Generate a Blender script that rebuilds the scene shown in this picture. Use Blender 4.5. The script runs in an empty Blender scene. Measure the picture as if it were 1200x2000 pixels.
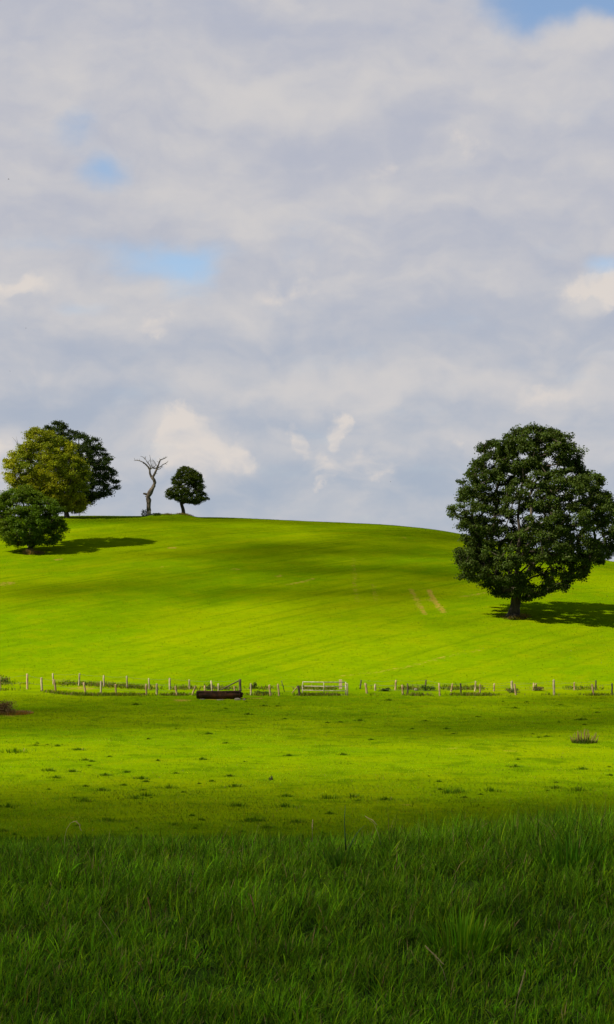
import bpy, bmesh, math, random
import numpy as np
from mathutils import Vector, Matrix

random.seed(7); RNG = np.random.default_rng(7)
scene = bpy.context.scene
COL = scene.collection
CZ = 2.3                      # eye height above the near ground
F, HX, HY = 3000.0, 600.0, 1130.0

# ------------------------------------------------------------------ camera
cam_d = bpy.data.cameras.new("camera"); cam = bpy.data.objects.new("camera", cam_d); COL.objects.link(cam)
cam.location = (0, 0, CZ); cam.rotation_euler = (math.radians(90), 0, 0)
cam_d.sensor_fit = 'VERTICAL'; cam_d.sensor_height = 24; cam_d.sensor_width = 24; cam_d.lens = 36
cam_d.shift_y = 130 / 2000
cam_d.clip_start = 0.1; cam_d.clip_end = 30000
scene.camera = cam
scene.view_settings.view_transform = 'Standard'; scene.view_settings.look = 'None'
scene.view_settings.gamma = 1; scene.view_settings.use_curve_mapping = False
scene.view_settings.exposure = 0.8
try:
    scene.cycles.transparent_max_bounces = 8; scene.cycles.max_bounces = 6
except Exception: pass

# ------------------------------------------------------------------ sun and sky
SUN_EL = math.radians(47)
SAZ = Vector((-0.87, -0.50)).normalized()
SUN = Vector((SAZ.x*math.cos(SUN_EL), SAZ.y*math.cos(SUN_EL), math.sin(SUN_EL)))
sl = bpy.data.lights.new("sun", 'SUN'); sl.energy = 5.0; sl.angle = math.radians(0.53); sl.color = (1, .91, .72)
so = bpy.data.objects.new("sun", sl); COL.objects.link(so); so.location = (-60, -30, 60)
so.rotation_euler = (-SUN).to_track_quat('-Z', 'Y').to_euler()

world = bpy.data.worlds.new("World"); scene.world = world; world.use_nodes = True
class NT:
    def __init__(s, tree): s.t = tree; s.n = tree.nodes; s.l = tree.links
    def node(s, typ, **kw):
        n = s.n.new(typ)
        for k, v in kw.items(): setattr(n, k, v)
        return n
    def put(s, sock, v):
        if isinstance(v, bpy.types.NodeSocket): s.l.new(v, sock)
        elif v is not None: sock.default_value = v
    def math(s, op, a, b=None, c=None, clamp=False):
        n = s.node('ShaderNodeMath', operation=op, use_clamp=clamp)
        s.put(n.inputs[0], a)
        if b is not None: s.put(n.inputs[1], b)
        if c is not None: s.put(n.inputs[2], c)
        return n.outputs[0]
    def vmath(s, op, a, b=None):
        n = s.node('ShaderNodeVectorMath', operation=op); s.put(n.inputs[0], a)
        if b is not None: s.put(n.inputs[1], b)
        return n.outputs['Value'] if op in ('LENGTH', 'DOT_PRODUCT', 'DISTANCE') else n.outputs['Vector']
    def noise(s, vec, scale, detail=4, rough=.5, dist=0, out='Fac'):
        n = s.node('ShaderNodeTexNoise'); s.put(n.inputs['Vector'], vec)
        n.inputs['Scale'].default_value = scale; n.inputs['Detail'].default_value = detail
        n.inputs['Roughness'].default_value = rough; n.inputs['Distortion'].default_value = dist
        return n.outputs[out]
    def mrange(s, v, a, b, c=0., d=1., smooth=True):
        n = s.node('ShaderNodeMapRange', interpolation_type='SMOOTHSTEP' if smooth else 'LINEAR')
        s.put(n.inputs['Value'], v)
        for k, x in zip(('From Min', 'From Max', 'To Min', 'To Max'), (a, b, c, d)): n.inputs[k].default_value = x
        return n.outputs[0]
    def mix(s, f, a, b, blend='MIX'):
        n = s.node('ShaderNodeMix', data_type='RGBA', blend_type=blend)
        s.put(n.inputs[0], f)
        s.put(n.inputs[6], tuple(a) + (1,) if isinstance(a, tuple) and len(a) == 3 else a)
        s.put(n.inputs[7], tuple(b) + (1,) if isinstance(b, tuple) and len(b) == 3 else b)
        return n.outputs[2]
    def mapping(s, vec, loc=(0, 0, 0), rot=(0, 0, 0), scale=(1, 1, 1)):
        n = s.node('ShaderNodeMapping'); s.put(n.inputs[0], vec)
        n.inputs['Location'].default_value = loc; n.inputs['Rotation'].default_value = rot; n.inputs['Scale'].default_value = scale
        return n.outputs[0]

w = NT(world.node_tree); w.n.clear()
out = w.node('ShaderNodeOutputWorld')
sky = w.node('ShaderNodeTexSky', sky_type='NISHITA'); sky.sun_disc = False
sky.sun_elevation = SUN_EL; sky.sun_rotation = math.atan2(SAZ.x, SAZ.y)
tc = w.node('ShaderNodeTexCoord')
D = w.vmath('NORMALIZE', tc.outputs['Generated'])
sep = w.node('ShaderNodeSeparateXYZ'); w.put(sep.inputs[0], D)
X, Y, Z = sep.outputs
# cloud layer coordinates: the sight line meeting a curved cloud deck
zz = w.math('ADD', w.math('MAXIMUM', Z, 0.0), 0.22)
cmb = w.node('ShaderNodeCombineXYZ'); w.put(cmb.inputs[0], w.math('DIVIDE', X, zz)); w.put(cmb.inputs[1], w.math('DIVIDE', Y, zz))
Pc = cmb.outputs[0]
wn = w.node('ShaderNodeTexNoise'); w.put(wn.inputs['Vector'], D); wn.inputs['Scale'].default_value = 13; wn.inputs['Detail'].default_value = 5
warp = w.vmath('SUBTRACT', wn.outputs['Color'], (0.5, 0.5, 0.5))
wsc = w.node('ShaderNodeVectorMath', operation='SCALE'); w.put(wsc.inputs[0], warp); wsc.inputs['Scale'].default_value = 0.055
Dw = w.vmath('ADD', D, wsc.outputs[0])
def direction(px, py):
    v = Vector(((px - HX)/F, 1.0, (HY - py)/F)); return v.normalized()
def spot(px, py, wpx, hpx, lo=1.0, hi=0.0):
    c = direction(px, py)
    m = w.vmath('SUBTRACT', Dw, tuple(c))
    m = w.vmath('MULTIPLY', m, (F/wpx, F/(wpx*1.5), F/hpx))
    l = w.vmath('LENGTH', m)
    return w.mrange(l, lo, hi)
def total(lst):
    r = None
    for px, py, a, b, wt in lst:
        v = w.math('MULTIPLY', spot(px, py, a, b), wt)
        r = v if r is None else w.math('ADD', r, v)
    return r
n_big = w.noise(Pc, 2.1, 5, .48, .3)
n_mid = w.noise(w.mapping(Pc, (3, 1, 0), (0, 0, 0), (1, 1, 1)), 5.5, 6, .52, .2)
n_str = w.noise(w.mapping(D, (0, 0, 0), (0, 0, 0), (4.5, 4.5, 22)), 1.0, 6, .55, .35)
n_fin = w.noise(w.mapping(D, (2, 0, 0), (0, 0, 0), (1, 1, 2.0)), 30.0, 7, .55, .3)
# billows: bright on the side towards the sun, grey below
def billow(off, sc_, zs):
    return w.noise(w.mapping(w.vmath('ADD', Dw, off), (7, 3, 1), (0, 0, 0), (1, 1, zs)), sc_, 6, .50, .25)
emb = w.math('SUBTRACT', billow((0, 0, 0), 10.0, 2.1), billow((-.010, 0, .022), 10.0, 2.1))
emb2 = w.math('SUBTRACT', billow((.3, 0, .1), 27.0, 1.7), billow((.2955, 0, .109), 27.0, 1.7))
holes = total([(170, 325, 88, 54, 1.0), (125, 238, 90, 64, .62), (320, 500, 200, 62, .95), (370, 548, 80, 80, .62), (1110, 10, 230, 75, 1.3), (1190, 508, 90, 40, .8),
               (180, 590, 130, 40, .45), (60, 470, 200, 30, .35), (1010, -60, 250, 60, 1.0), (60, 250, 120, 60, .2), (560, 480, 110, 40, .25), (790, 905, 90, 60, .15), (1240, -30, 200, 130, 1.2)])
light = total([(430, 165, 420, 90, .40), (120, 120, 260, 80, .25), (520, 245, 420, 60, .30), (30, 360, 110, 70, .45), (290, 345, 170, 60, .30), (740, 340, 110, 70, .42),
               (905, 290, 140, 90, .42), (950, 110, 330, 90, .45), (460, 430, 140, 60, .32), (60, 565, 260, 60, .62), (300, 632, 140, 50, .5), (520, 610, 170, 60, .3), (690, 540, 190, 70, .35),
               (1170, 560, 110, 60, .7), (520, 735, 420, 60, .42), (980, 770, 300, 50, .3), (375, 860, 120, 90, 1.0), (330, 840, 70, 60, .35), (430, 905, 90, 60, .5), (420, 950, 70, 40, .35),
               (640, 905, 60, 60, .45), (570, 860, 40, 60, .35), (665, 835, 40, 50, .4), (730, 920, 90, 60, .35), (880, 865, 60, 26, .35), (0, 900, 60, 110, .8), (600, 0, 500, 60, .15), (1140, 770, 150, 60, .3)])
dark = total([(620, 60, 420, 80, .25), (640, 290, 330, 60, .3), (900, 440, 360, 90, .5), (120, 690, 280, 60, .5), (10, 800, 70, 55, .8), (620, 670, 420, 60, .28), (900, 600, 420, 70, .3),
              (560, 960, 420, 70, .35), (240, 460, 300, 36, .3), (860, 960, 420, 90, .45), (300, 975, 350, 60, .25), (640, 800, 300, 60, .25), (1080, 700, 200, 70, .25), (500, 860, 40, 70, .3)])
shade = w.math('ADD', w.math('ADD', w.math('MULTIPLY', w.math('SUBTRACT', n_str, .5), 1.0), w.math('MULTIPLY', w.math('SUBTRACT', n_fin, .5), .5)),
               w.math('MULTIPLY', w.math('SUBTRACT', n_big, .5), .5))
shade = w.math('ADD', shade, w.math('ADD', w.math('MULTIPLY', emb, 1.75), w.math('MULTIPLY', emb2, 1.15)))
shade = w.math('ADD', w.math('ADD', shade, .36), w.math('SUBTRACT', w.math('MULTIPLY', light, .85), w.math('MULTIPLY', dark, .62)))
shade = w.mrange(shade, -.38, 1.38)
lowc = w.mix(w.mrange(Z, .02, .26), (.222, .258, .315), (.264, .276, .325))
cloudcol = w.mix(shade, lowc, (.362, .350, .350))
fw = w.node('ShaderNodeTexNoise'); w.put(fw.inputs['Vector'], D); fw.inputs['Scale'].default_value = 34; fw.inputs['Detail'].default_value = 6; fw.inputs['Roughness'].default_value = .58
fws = w.node('ShaderNodeVectorMath', operation='SCALE'); w.put(fws.inputs[0], w.vmath('SUBTRACT', fw.outputs['Color'], (.5, .5, .5))); fws.inputs['Scale'].default_value = .052
Dw = w.vmath('ADD', D, fws.outputs[0])
puffs = total([(365, 850, 95, 75, 1.0), (420, 890, 90, 70, .7), (335, 900, 60, 50, .5), (470, 905, 60, 60, .5), (640, 915, 75, 46, .8), (575, 872, 38, 55, .75), (665, 842, 36, 48, .8), (735, 905, 80, 50, .5), (1180, 560, 120, 62, 1.0), (0, 905, 70, 100, .9),
               (30, 570, 150, 56, .6), (300, 632, 110, 40, .5), (915, 300, 80, 60, .5), (740, 340, 70, 50, .45), (880, 868, 60, 22, .5), (560, 560, 120, 36, .4), (1060, 770, 150, 40, .4)])
puff = w.mrange(puffs, .16, .52)
pshade = w.math('ADD', .62, w.math('MULTIPLY', w.math('ADD', emb, emb2), 3.0), clamp=True)
cloudcol = w.mix(w.math('MULTIPLY', puff, w.math('MULTIPLY', pshade, .72)), cloudcol, (.435, .395, .362))
# unseen sky overhead and behind the viewer, darkened to cut fill and deepen shade
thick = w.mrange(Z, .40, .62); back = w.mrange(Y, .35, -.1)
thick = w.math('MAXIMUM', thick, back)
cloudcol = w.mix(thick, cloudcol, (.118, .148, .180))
cover = w.math('SUBTRACT', w.math('ADD', 1.0, w.math('MULTIPLY', w.math('SUBTRACT', n_mid, .5), .8)), holes)
cover = w.math('ADD', cover, w.math('MULTIPLY', w.math('SUBTRACT', n_fin, .5), .7))
cover = w.mrange(cover, -.35, .95)
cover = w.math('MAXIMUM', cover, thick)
skyb = w.node('ShaderNodeVectorMath', operation='SCALE'); w.put(skyb.inputs[0], sky.outputs[0]); skyb.inputs['Scale'].default_value = 1.0
b1 = w.node('ShaderNodeBackground'); w.put(b1.inputs[0], sky.outputs[0]); b1.inputs[1].default_value = 0.092
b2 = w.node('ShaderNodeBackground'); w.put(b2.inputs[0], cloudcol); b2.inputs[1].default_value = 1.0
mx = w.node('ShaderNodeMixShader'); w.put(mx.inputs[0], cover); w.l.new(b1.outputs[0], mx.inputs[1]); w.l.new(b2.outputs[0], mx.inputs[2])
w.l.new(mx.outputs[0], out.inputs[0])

# ------------------------------------------------------------------ numeric helpers
def vnoise(x, y, seed=0):
    xi = np.floor(x).astype(np.int64); yi = np.floor(y).astype(np.int64)
    fx = x - xi; fy = y - yi; fx = fx*fx*(3-2*fx); fy = fy*fy*(3-2*fy)
    def h(a, b):
        n = (a*374761393 + b*668265263 + seed*982451653) & 0xffffffff
        n = ((n ^ (n >> 13))*1274126177) & 0xffffffff
        return ((n ^ (n >> 16)) & 0xffffff)/float(0xffffff)
    return (h(xi, yi)*(1-fx) + h(xi+1, yi)*fx)*(1-fy) + (h(xi, yi+1)*(1-fx) + h(xi+1, yi+1)*fx)*fy
def fbm(x, y, o=4, seed=0):
    s = 0; a = .5; t = 0
    for i in range(o):
        s = s + a*vnoise(x*2**i, y*2**i, seed+i*17); t += a; a *= .5
    return s/t - .5
def sstep(a, b, x):
    t = np.clip((x-a)/(b-a), 0, 1); return t*t*(3-2*t)

# terrain: depth profiles, heights relative to the eye
DK = np.array([-2000, -60, -10, 8, 12.6, 18, 30, 42, 55, 70, 95, 118, 126, 135, 145, 160, 185, 210, 235, 260, 285, 310, 345, 400, 600, 1200, 6000.])
near = [-2.3, -2.3, -2.3, -2.3, -2.32, -3.4, -5.05, -5.95, -6.62, -7.35, -8.4, -9.0, -9.12]
PX = np.array([-900, -300, 0, 300, 600, 880, 1000, 1200, 1500, 2200.])
hills = {
 -900: [-8.3, -6.9, -4.6, -.6, 3.0, 6.4, 9.2, 10.6, 10.8, 10, 6, -15, -45, -45],
 -300: [-8.3, -6.8, -4.4, -.4, 3.3, 7.1, 10.2, 11.4, 11.3, 10, 6, -15, -45, -45],
 0:    [-8.3, -6.7, -4.2, -.3, 3.5, 7.3, 10.25, 11.4, 11.3, 10, 6, -15, -45, -45],
 300:  [-8.3, -6.6, -4.1, -.2, 3.5, 7.2, 10.2, 11.5, 11.4, 10, 6, -15, -45, -45],
 600:  [-8.25, -6.5, -4.0, -.2, 3.3, 6.8, 9.4, 10.6, 10.7, 9.5, 5, -15, -45, -45],
 880:  [-8.2, -6.5, -4.0, -.5, 2.7, 5.8, 7.7, 8.5, 8.2, 7, 3, -16, -45, -45],
 1000: [-8.2, -6.5, -4.0, -.8, 2.0, 4.5, 5.8, 6.0, 5.4, 4, 0, -18, -45, -45],
 1200: [-8.25, -6.7, -4.5, -1.8, .7, 2.4, 2.7, 2.3, 1.3, -1, -6, -22, -45, -45],
 1500: [-8.3, -7.2, -5.6, -3.6, -1.8, -.8, -.9, -1.8, -3.2, -6, -11, -28, -45, -45],
 2200: [-8.4, -7.6, -6.6, -5.4, -4.6, -4.2, -4.6, -5.4, -7, -10, -15, -30, -45, -45]}
def hermite(xk, yk, xq):
    m = np.gradient(yk, xk)
    i = np.clip(np.searchsorted(xk, xq)-1, 0, len(xk)-2)
    h = xk[i+1]-xk[i]; t = (xq-xk[i])/h
    return (2*t**3-3*t**2+1)*yk[i] + (t**3-2*t**2+t)*h*m[i] + (-2*t**3+3*t**2)*yk[i+1] + (t**3-t**2)*h*m[i+1]
dq = np.concatenate([np.linspace(-2000, 0, 60)[:-1], np.linspace(0, 700, 1401)[:-1], np.linspace(700, 6000, 120)])
tabs = np.array([hermite(DK, np.array(near+hills[int(p)]), dq) for p in PX])
pq = np.linspace(-900, 2200, 311)
TAB = np.stack([hermite(PX, tabs[:, j], pq) for j in range(len(dq))], 1)       # [px, depth]
MX, MY = (335-HX)/F*262, 262.0
def terrain(x, y):
    x = np.asarray(x, float); y = np.asarray(y, float)
    ys = np.maximum(y, 25.)
    px = np.clip(HX + F*x/ys, -899, 2199)
    # away from the profiles' fan, heights are held
    i = (px+900)/10.; i0 = np.clip(np.floor(i).astype(int), 0, len(pq)-2); fi = i-i0
    yc = np.clip(y, -1999, 5999)
    j0 = np.clip(np.searchsorted(dq, yc)-1, 0, len(dq)-2); fj = (yc-dq[j0])/(dq[j0+1]-dq[j0])
    z = (TAB[i0, j0]*(1-fi)+TAB[i0+1, j0]*fi)*(1-fj) + (TAB[i0, j0+1]*(1-fi)+TAB[i0+1, j0+1]*fi)*fj
    z = z + CZ
    z = z + 0.10*fbm(x/2.2, y/2.2, 3, 3)*sstep(24, 36, y)*(1-sstep(80, 120, y))
    z = z + 0.35*fbm((x-.6*y)/16., (y+.6*x)/40., 3, 9)*sstep(120, 160, y)
    z = z + 0.6*fbm((x-.6*y)/30., (y+.6*x)/60., 2, 29)*sstep(135, 170, y)*(1-sstep(225, 260, y))
    z = z + 0.06*fbm(x/1.5, y/1.5, 2, 5)*(1-sstep(14, 20, y))
    z = z + 0.12*sstep(0.2, 2.6, x)*sstep(9, 12.5, y)*(1-sstep(14, 19, y))
    # mound under the dead tree
    r = np.hypot((x-MX)/6.2, (y-MY)/7.0); z = z + .62*(1-sstep(.25, 1.0, r))
    return z
def P(px, py, d): return Vector((d*(px-HX)/F, d, CZ - d*(py-HY)/F))
def ground_at(px, py, lo=30.0, hi=275.0):
    ds = np.arange(lo, hi, .1); x = ds*(px-HX)/F
    pz = HY - F*(terrain(x, ds)-CZ)/ds
    k = np.where(pz <= py)[0]
    d = ds[k[0]] if len(k) else ds[np.argmin(pz)]
    return Vector((d*(px-HX)/F, d, float(terrain(d*(px-HX)/F, d))))
def gz(x, y): return float(terrain(x, y))

# ------------------------------------------------------------------ objects, tags
def tag(o, label=None, cat=None, group=None, kind=None):
    if label: o['label'] = label
    if cat: o['category'] = cat
    if group: o['group'] = group
    if kind: o['kind'] = kind
    return o
def empty(name, loc, label, cat, group=None):
    o = bpy.data.objects.new(name, None); COL.objects.link(o); o.location = loc; o.empty_display_size = .3
    return tag(o, label, cat, group)
def link(name, me, mat, parent=None):
    o = bpy.data.objects.new(name, me); COL.objects.link(o)
    if mat and not me.materials: me.materials.append(mat)
    if parent:
        o.parent = parent
    return o
def mesh_np(name, V, faces, k, col=None, smooth=False):
    """V (n,3); faces (m,k) ints; col (n,3) per-vertex colour."""
    me = bpy.data.meshes.new(name); V = np.asarray(V, np.float32); faces = np.asarray(faces, np.int32)
    me.vertices.add(len(V)); me.vertices.foreach_set('co', V.ravel())
    me.loops.add(faces.size); me.loops.foreach_set('vertex_index', faces.ravel())
    me.polygons.add(len(faces)); me.polygons.foreach_set('loop_start', np.arange(0, faces.size, k, dtype=np.int32))
    me.polygons.foreach_set('loop_total', np.full(len(faces), k, np.int32))
    if smooth: me.polygons.foreach_set('use_smooth', np.ones(len(faces), bool))
    me.update(calc_edges=True)
    if col is not None:
        a = me.color_attributes.new('tint', 'FLOAT_COLOR', 'POINT')
        c = np.ones((len(V), 4), np.float32); c[:, :3] = col; a.data.foreach_set('color', c.ravel())
    return me
class MB:
    """collects tubes and boxes (world coordinates), builds one mesh relative to the parent's origin"""
    def __init__(s): s.bm = bmesh.new()
    def tube(s, pts, rad, n=7, cap=True, jit=0.0):
        pts = [Vector(p) for p in pts]; rings = []
        up = Vector((0.13, 0.2, 1)).normalized()
        for i, p in enumerate(pts):
            t = (pts[min(i+1, len(pts)-1)] - pts[max(i-1, 0)]).normalized()
            a = t.cross(up)
            if a.length < .1: a = t.cross(Vector((1, .1, 0)))
            a.normalize(); b = t.cross(a)
            r = rad[i] if hasattr(rad, '__len__') else rad
            rings.append([s.bm.verts.new(p + (a*math.cos(6.28318*k/n)+b*math.sin(6.28318*k/n))*r*(1+random.uniform(-jit, jit))) for k in range(n)])
        for i in range(len(rings)-1):
            for k in range(n):
                s.bm.faces.new((rings[i][k], rings[i][(k+1) % n], rings[i+1][(k+1) % n], rings[i+1][k]))
        if cap:
            s.bm.faces.new(rings[0][::-1]); s.bm.faces.new(rings[-1])
        return s
    def box(s, c, size, rot=None, bevel=0):
        m = Matrix.Translation(c) @ ((rot or Matrix.Identity(3)).to_4x4()) @ Matrix.Diagonal((*size, 1))
        r = bmesh.ops.create_cube(s.bm, size=1, matrix=m)
        if bevel:
            es = list({e for v in r['verts'] for e in v.link_edges})
            bmesh.ops.bevel(s.bm, geom=es, offset=bevel, segments=1, affect='EDGES')
        return s
    def build(s, name, mat, parent=None, smooth=True):
        me = bpy.data.meshes.new(name); bmesh.ops.recalc_face_normals(s.bm, faces=s.bm.faces)
        if parent:
            bmesh.ops.translate(s.bm, verts=s.bm.verts, vec=-parent_world(parent))
        s.bm.to_mesh(me); s.bm.free()
        for p in me.polygons: p.use_smooth = smooth
        return link(name, me, mat, parent)
def parent_world(p):
    v = Vector((0, 0, 0))
    while p: v += p.location; p = p.parent
    return v
def set_origin(o, loc):
    """move a top-level mesh's origin to loc"""
    o.data.transform(Matrix.Translation(-Vector(loc))); o.location = loc

# ------------------------------------------------------------------ materials
def newmat(name):
    m = bpy.data.materials.new(name); m.use_nodes = True; t = NT(m.node_tree); t.n.clear()
    o = t.node('ShaderNodeOutputMaterial'); return m, t, o
def principled(t, col, rough=.8, bump=None, spec=.3):
    p = t.node('ShaderNodeBsdfPrincipled'); t.put(p.inputs['Base Color'], tuple(col)+(1,) if isinstance(col, tuple) else col)
    t.put(p.inputs['Roughness'], rough); p.inputs['Specular IOR Level'].default_value = spec
    if bump is not None: t.put(p.inputs['Normal'], bump)
    return p
def bumpn(t, h, strength, dist):
    b = t.node('ShaderNodeBump'); b.inputs['Strength'].default_value = strength; b.inputs['Distance'].default_value = dist
    t.put(b.inputs['Height'], h); return b.outputs[0]
def leaf_mat(name, trans=.3, rough=.55, spec=.25, hue=(1.3, 1.25, .3)):
    m, t, o = newmat(name)
    a = t.node('ShaderNodeVertexColor'); a.layer_name = 'tint'
    p = principled(t, a.outputs[0], rough, spec=spec)
    tr = t.node('ShaderNodeBsdfTranslucent'); t.put(tr.inputs[0], t.mix(1.0, a.outputs[0], hue, 'MULTIPLY'))
    mx = t.node('ShaderNodeMixShader'); mx.inputs[0].default_value = trans
    t.l.new(p.outputs[0], mx.inputs[1]); t.l.new(tr.outputs[0], mx.inputs[2]); t.l.new(mx.outputs[0], o.inputs[0]); return m
def wood_mat(name, c1, c2, scale=(18, 18, 2.5), bump=.02):
    m, t, o = newmat(name); tcn = t.node('ShaderNodeTexCoord')
    v = t.mapping(tcn.outputs['Object'], scale=scale)
    n = t.noise(v, 1.0, 6, .6, .4); n2 = t.noise(tcn.outputs['Object'], 1.7, 3, .5)
    c = t.mix(t.mrange(n, .3, .7), c1, c2); c = t.mix(t.mrange(n2, .35, .7), c, tuple(x*.75 for x in c1))
    p = principled(t, c, .9, bumpn(t, n, .8, bump)); t.l.new(p.outputs[0], o.inputs[0]); return m
M_leaf = leaf_mat('leaf', .34, .6, .14); M_blade = leaf_mat('grass_blade', .40, .65, .04, (1.25, 1.25, .2))
M_bark = wood_mat('bark', (.035, .027, .020), (.085, .068, .050), (4, 4, .8), .08)
M_snag = wood_mat('dead_wood', (.085, .066, .052), (.24, .195, .155), (5, 5, .7), .06)
M_snagpale = wood_mat('bare_wood', (.34, .26, .20), (.50, .40, .30), (6, 6, 1), .03)
M_post_pale = wood_mat('pale_post_wood', (.27, .22, .13), (.48, .41, .27))
M_post_brown = wood_mat('brown_post_wood', (.27, .18, .09), (.50, .37, .21))
M_post_dark = wood_mat('dark_post_wood', (.045, .036, .025), (.12, .09, .055))
M_dirt = wood_mat('stone', (.14, .125, .09), (.30, .26, .19), (3, 3, 3), .03)

# ground
M_ground, t, o = newmat('pasture')
geo = t.node('ShaderNodeNewGeometry'); pos = geo.outputs['Position']
sepp = t.node('ShaderNodeSeparateXYZ'); t.put(sepp.inputs[0], pos)
n1 = t.noise(pos, .045, 4, .55, .3)
n2 = t.noise(pos, .35, 5, .6, .2)
def along(deg, sx, sy):
    return t.mapping(t.mapping(pos, rot=(0, 0, math.radians(-deg))), scale=(sx, sy, .1))
n3 = t.noise(along(50, .05, 1.0), .8, 5, .62, .05)
n4 = t.noise(t.mapping(pos, scale=(.35, 1.5, .3)), 2.2, 5, .65, .2)
n5 = t.noise(pos, 9., 4, .7)
n6 = t.noise(along(42, .12, 1.0), .16, 5, .6, .2)
n7 = t.noise(t.mapping(pos, scale=(1, .55, 1)), .75, 5, .6, .2)
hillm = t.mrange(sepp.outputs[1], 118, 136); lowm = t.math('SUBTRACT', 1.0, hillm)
c = t.mix(t.mrange(n1, .38, .62), (.108, .194, .0003), (.156, .226, .0003))
c = t.mix(t.math('MULTIPLY', t.mrange(n2, .42, .72), .55), c, (.180, .222, .0005))
c = t.mix(t.math('MULTIPLY', t.mrange(n2, .48, .28), .35), c, (.080, .148, .0005))
c = t.mix(t.math('MULTIPLY', t.mrange(n4, .50, .72), .62), c, (.062, .118, .0005))
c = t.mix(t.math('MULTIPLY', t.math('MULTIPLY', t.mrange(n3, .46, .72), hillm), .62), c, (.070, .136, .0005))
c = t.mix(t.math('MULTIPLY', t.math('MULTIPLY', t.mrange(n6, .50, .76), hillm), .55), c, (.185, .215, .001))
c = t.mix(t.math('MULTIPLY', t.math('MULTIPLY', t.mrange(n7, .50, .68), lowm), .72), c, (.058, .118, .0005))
c = t.mix(t.math('MULTIPLY', t.mrange(n5, .4, .75), .18), c, (.055, .100, .001))
rough_f = t.node('ShaderNodeVertexColor'); rough_f.layer_name = 'tint'     # R = worn earth, G = rank dark growth
sc = t.node('ShaderNodeSeparateColor'); t.put(sc.inputs[0], rough_f.outputs[0])
wearn = t.noise(pos, 1.9, 5, .75)
wear = t.mrange(t.math('ADD', sc.outputs[0], t.math('MULTIPLY', t.math('SUBTRACT', wearn, .5), 1.8)), .38, .78)
wear = t.math('MULTIPLY', wear, t.mrange(sc.outputs[0], .02, .3))
c = t.mix(t.math('MULTIPLY', sc.outputs[1], .8), c, (.032, .072, .004))
c = t.mix(wear, c, t.mix(n2, (.21, .17, .012), (.33, .23, .045)))
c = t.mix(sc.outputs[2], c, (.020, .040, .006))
hb = t.math('ADD', t.math('MULTIPLY', n2, .5), t.math('ADD', t.math('MULTIPLY', n4, .5), t.math('MULTIPLY', n5, .35)))
p = principled(t, c, .95, bumpn(t, hb, .6, .13), .0); t.l.new(p.outputs[0], o.inputs[0])

# ------------------------------------------------------------------ terrain mesh
def axis(parts): return np.unique(np.concatenate([np.arange(a, b, s) for a, b, s in parts]))
ya = axis([(-2000, -100, 95), (-100, 0, 5), (0, 20, .2), (20, 80, .33), (80, 290, .5), (290, 420, 3), (420, 1200, 30), (1200, 6001, 200)])
xp = axis([(0, 36, .36), (36, 80, 1.2), (80, 300, 8), (300, 3001, 100)])
xa = np.unique(np.concatenate([-xp, xp]))
GX, GY = np.meshgrid(xa, ya); GZ = terrain(GX, GY)
GX, GY, GZ = GX.ravel(), GY.ravel(), GZ.ravel()
wearm = np.zeros_like(GX); dk = np.zeros_like(GX)
def seg_mask(pts, wd, amt):
    """worn strip along ground points given as photo positions"""
    g = [ground_at(px, py, 30) for px, py in pts]
    best = np.full_like(GX, 1e9)
    for a, b in zip(g[:-1], g[1:]):
        ax, ay, bx, by = a.x, a.y, b.x, b.y
        tt = np.clip(((GX-ax)*(bx-ax)+(GY-ay)*(by-ay))/((bx-ax)**2+(by-ay)**2+1e-9), 0, 1)
        best = np.minimum(best, np.hypot(GX-ax-tt*(bx-ax), (GY-ay-tt*(by-ay))))
    wearm[:] = np.maximum(wearm, amt*(1-sstep(wd*.3, wd, best)))
def spot_mask(px, py, rx, ry, amt, arr):
    g = ground_at(px, py, 30)
    arr[:] = np.maximum(arr, amt*(1-sstep(.25, 1, np.hypot((GX-g.x)/rx, (GY-g.y)/ry))))
seg_mask([(803, 1150), (812, 1168), (822, 1188), (830, 1200)], .65, .60)
seg_mask([(838, 1152), (844, 1165), (856, 1182), (867, 1197)], .7, .68)
seg_mask([(690, 1090), (693, 1140), (700, 1175)], .7, .42); seg_mask([(728, 1140), (735, 1175)], .7, .42)
seg_mask([(672, 1320), (715, 1316), (760, 1309), (800, 1302), (850, 1288), (900, 1277), (935, 1270)], .8, .42)
seg_mask([(560, 1142), (590, 1137), (612, 1130)], .9, .5); seg_mask([(905, 1165), (950, 1158)], .9, .5)
for a in [(336, 1070, 1.3, 1.6, .7), (115, 1093, 1.4, 1.6, .6), (10, 1140, 2.5, 3, .55), (545, 1125, 1.0, 2, .6), (790, 1050, 1.2, 4, .5), (455, 1112, 2.5, 2.5, .45), (320, 1107, 1, 1.2, .5),
          (355, 1368, 1.3, 2.2, .75), (492, 1364, 2.2, 1.5, .62), (430, 1366, 2.4, 1.2, .7), (20, 1398, 1.8, 3, .5), (160, 1345, 2.5, 2.5, .55), (1055, 1348, 1.3, 1.5, .5), (990, 1357, 1.5, 1, .45),
          (840, 1172, 1.4, 2, .5), (1000, 1467, .7, 1.2, .5), (885, 1462, .6, 1.2, .55), (130, 1597, .5, .7, .5), (800, 1573, .8, .6, .4), (640, 1500, .8, .8, .35), (300, 1340, 1.3, 2, .5)]:
    spot_mask(*a, wearm)
for a in [(70, 1352, 4, 1.5, .4), (530, 1354, 3, 2, .5), (800, 1350, 3, 2.5, .35), (960, 1355, 5, 2, .35)]: spot_mask(*a, dk)
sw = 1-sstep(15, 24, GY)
nx, ny = len(xa), len(ya)
idx = np.arange(nx*ny).reshape(ny, nx)
fc = np.stack([idx[:-1, :-1], idx[:-1, 1:], idx[1:, 1:], idx[1:, :-1]], -1).reshape(-1, 4)
me = mesh_np('ground', np.stack([GX, GY, GZ], 1), fc, 4, np.stack([wearm, dk, sw], 1), True)
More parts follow.
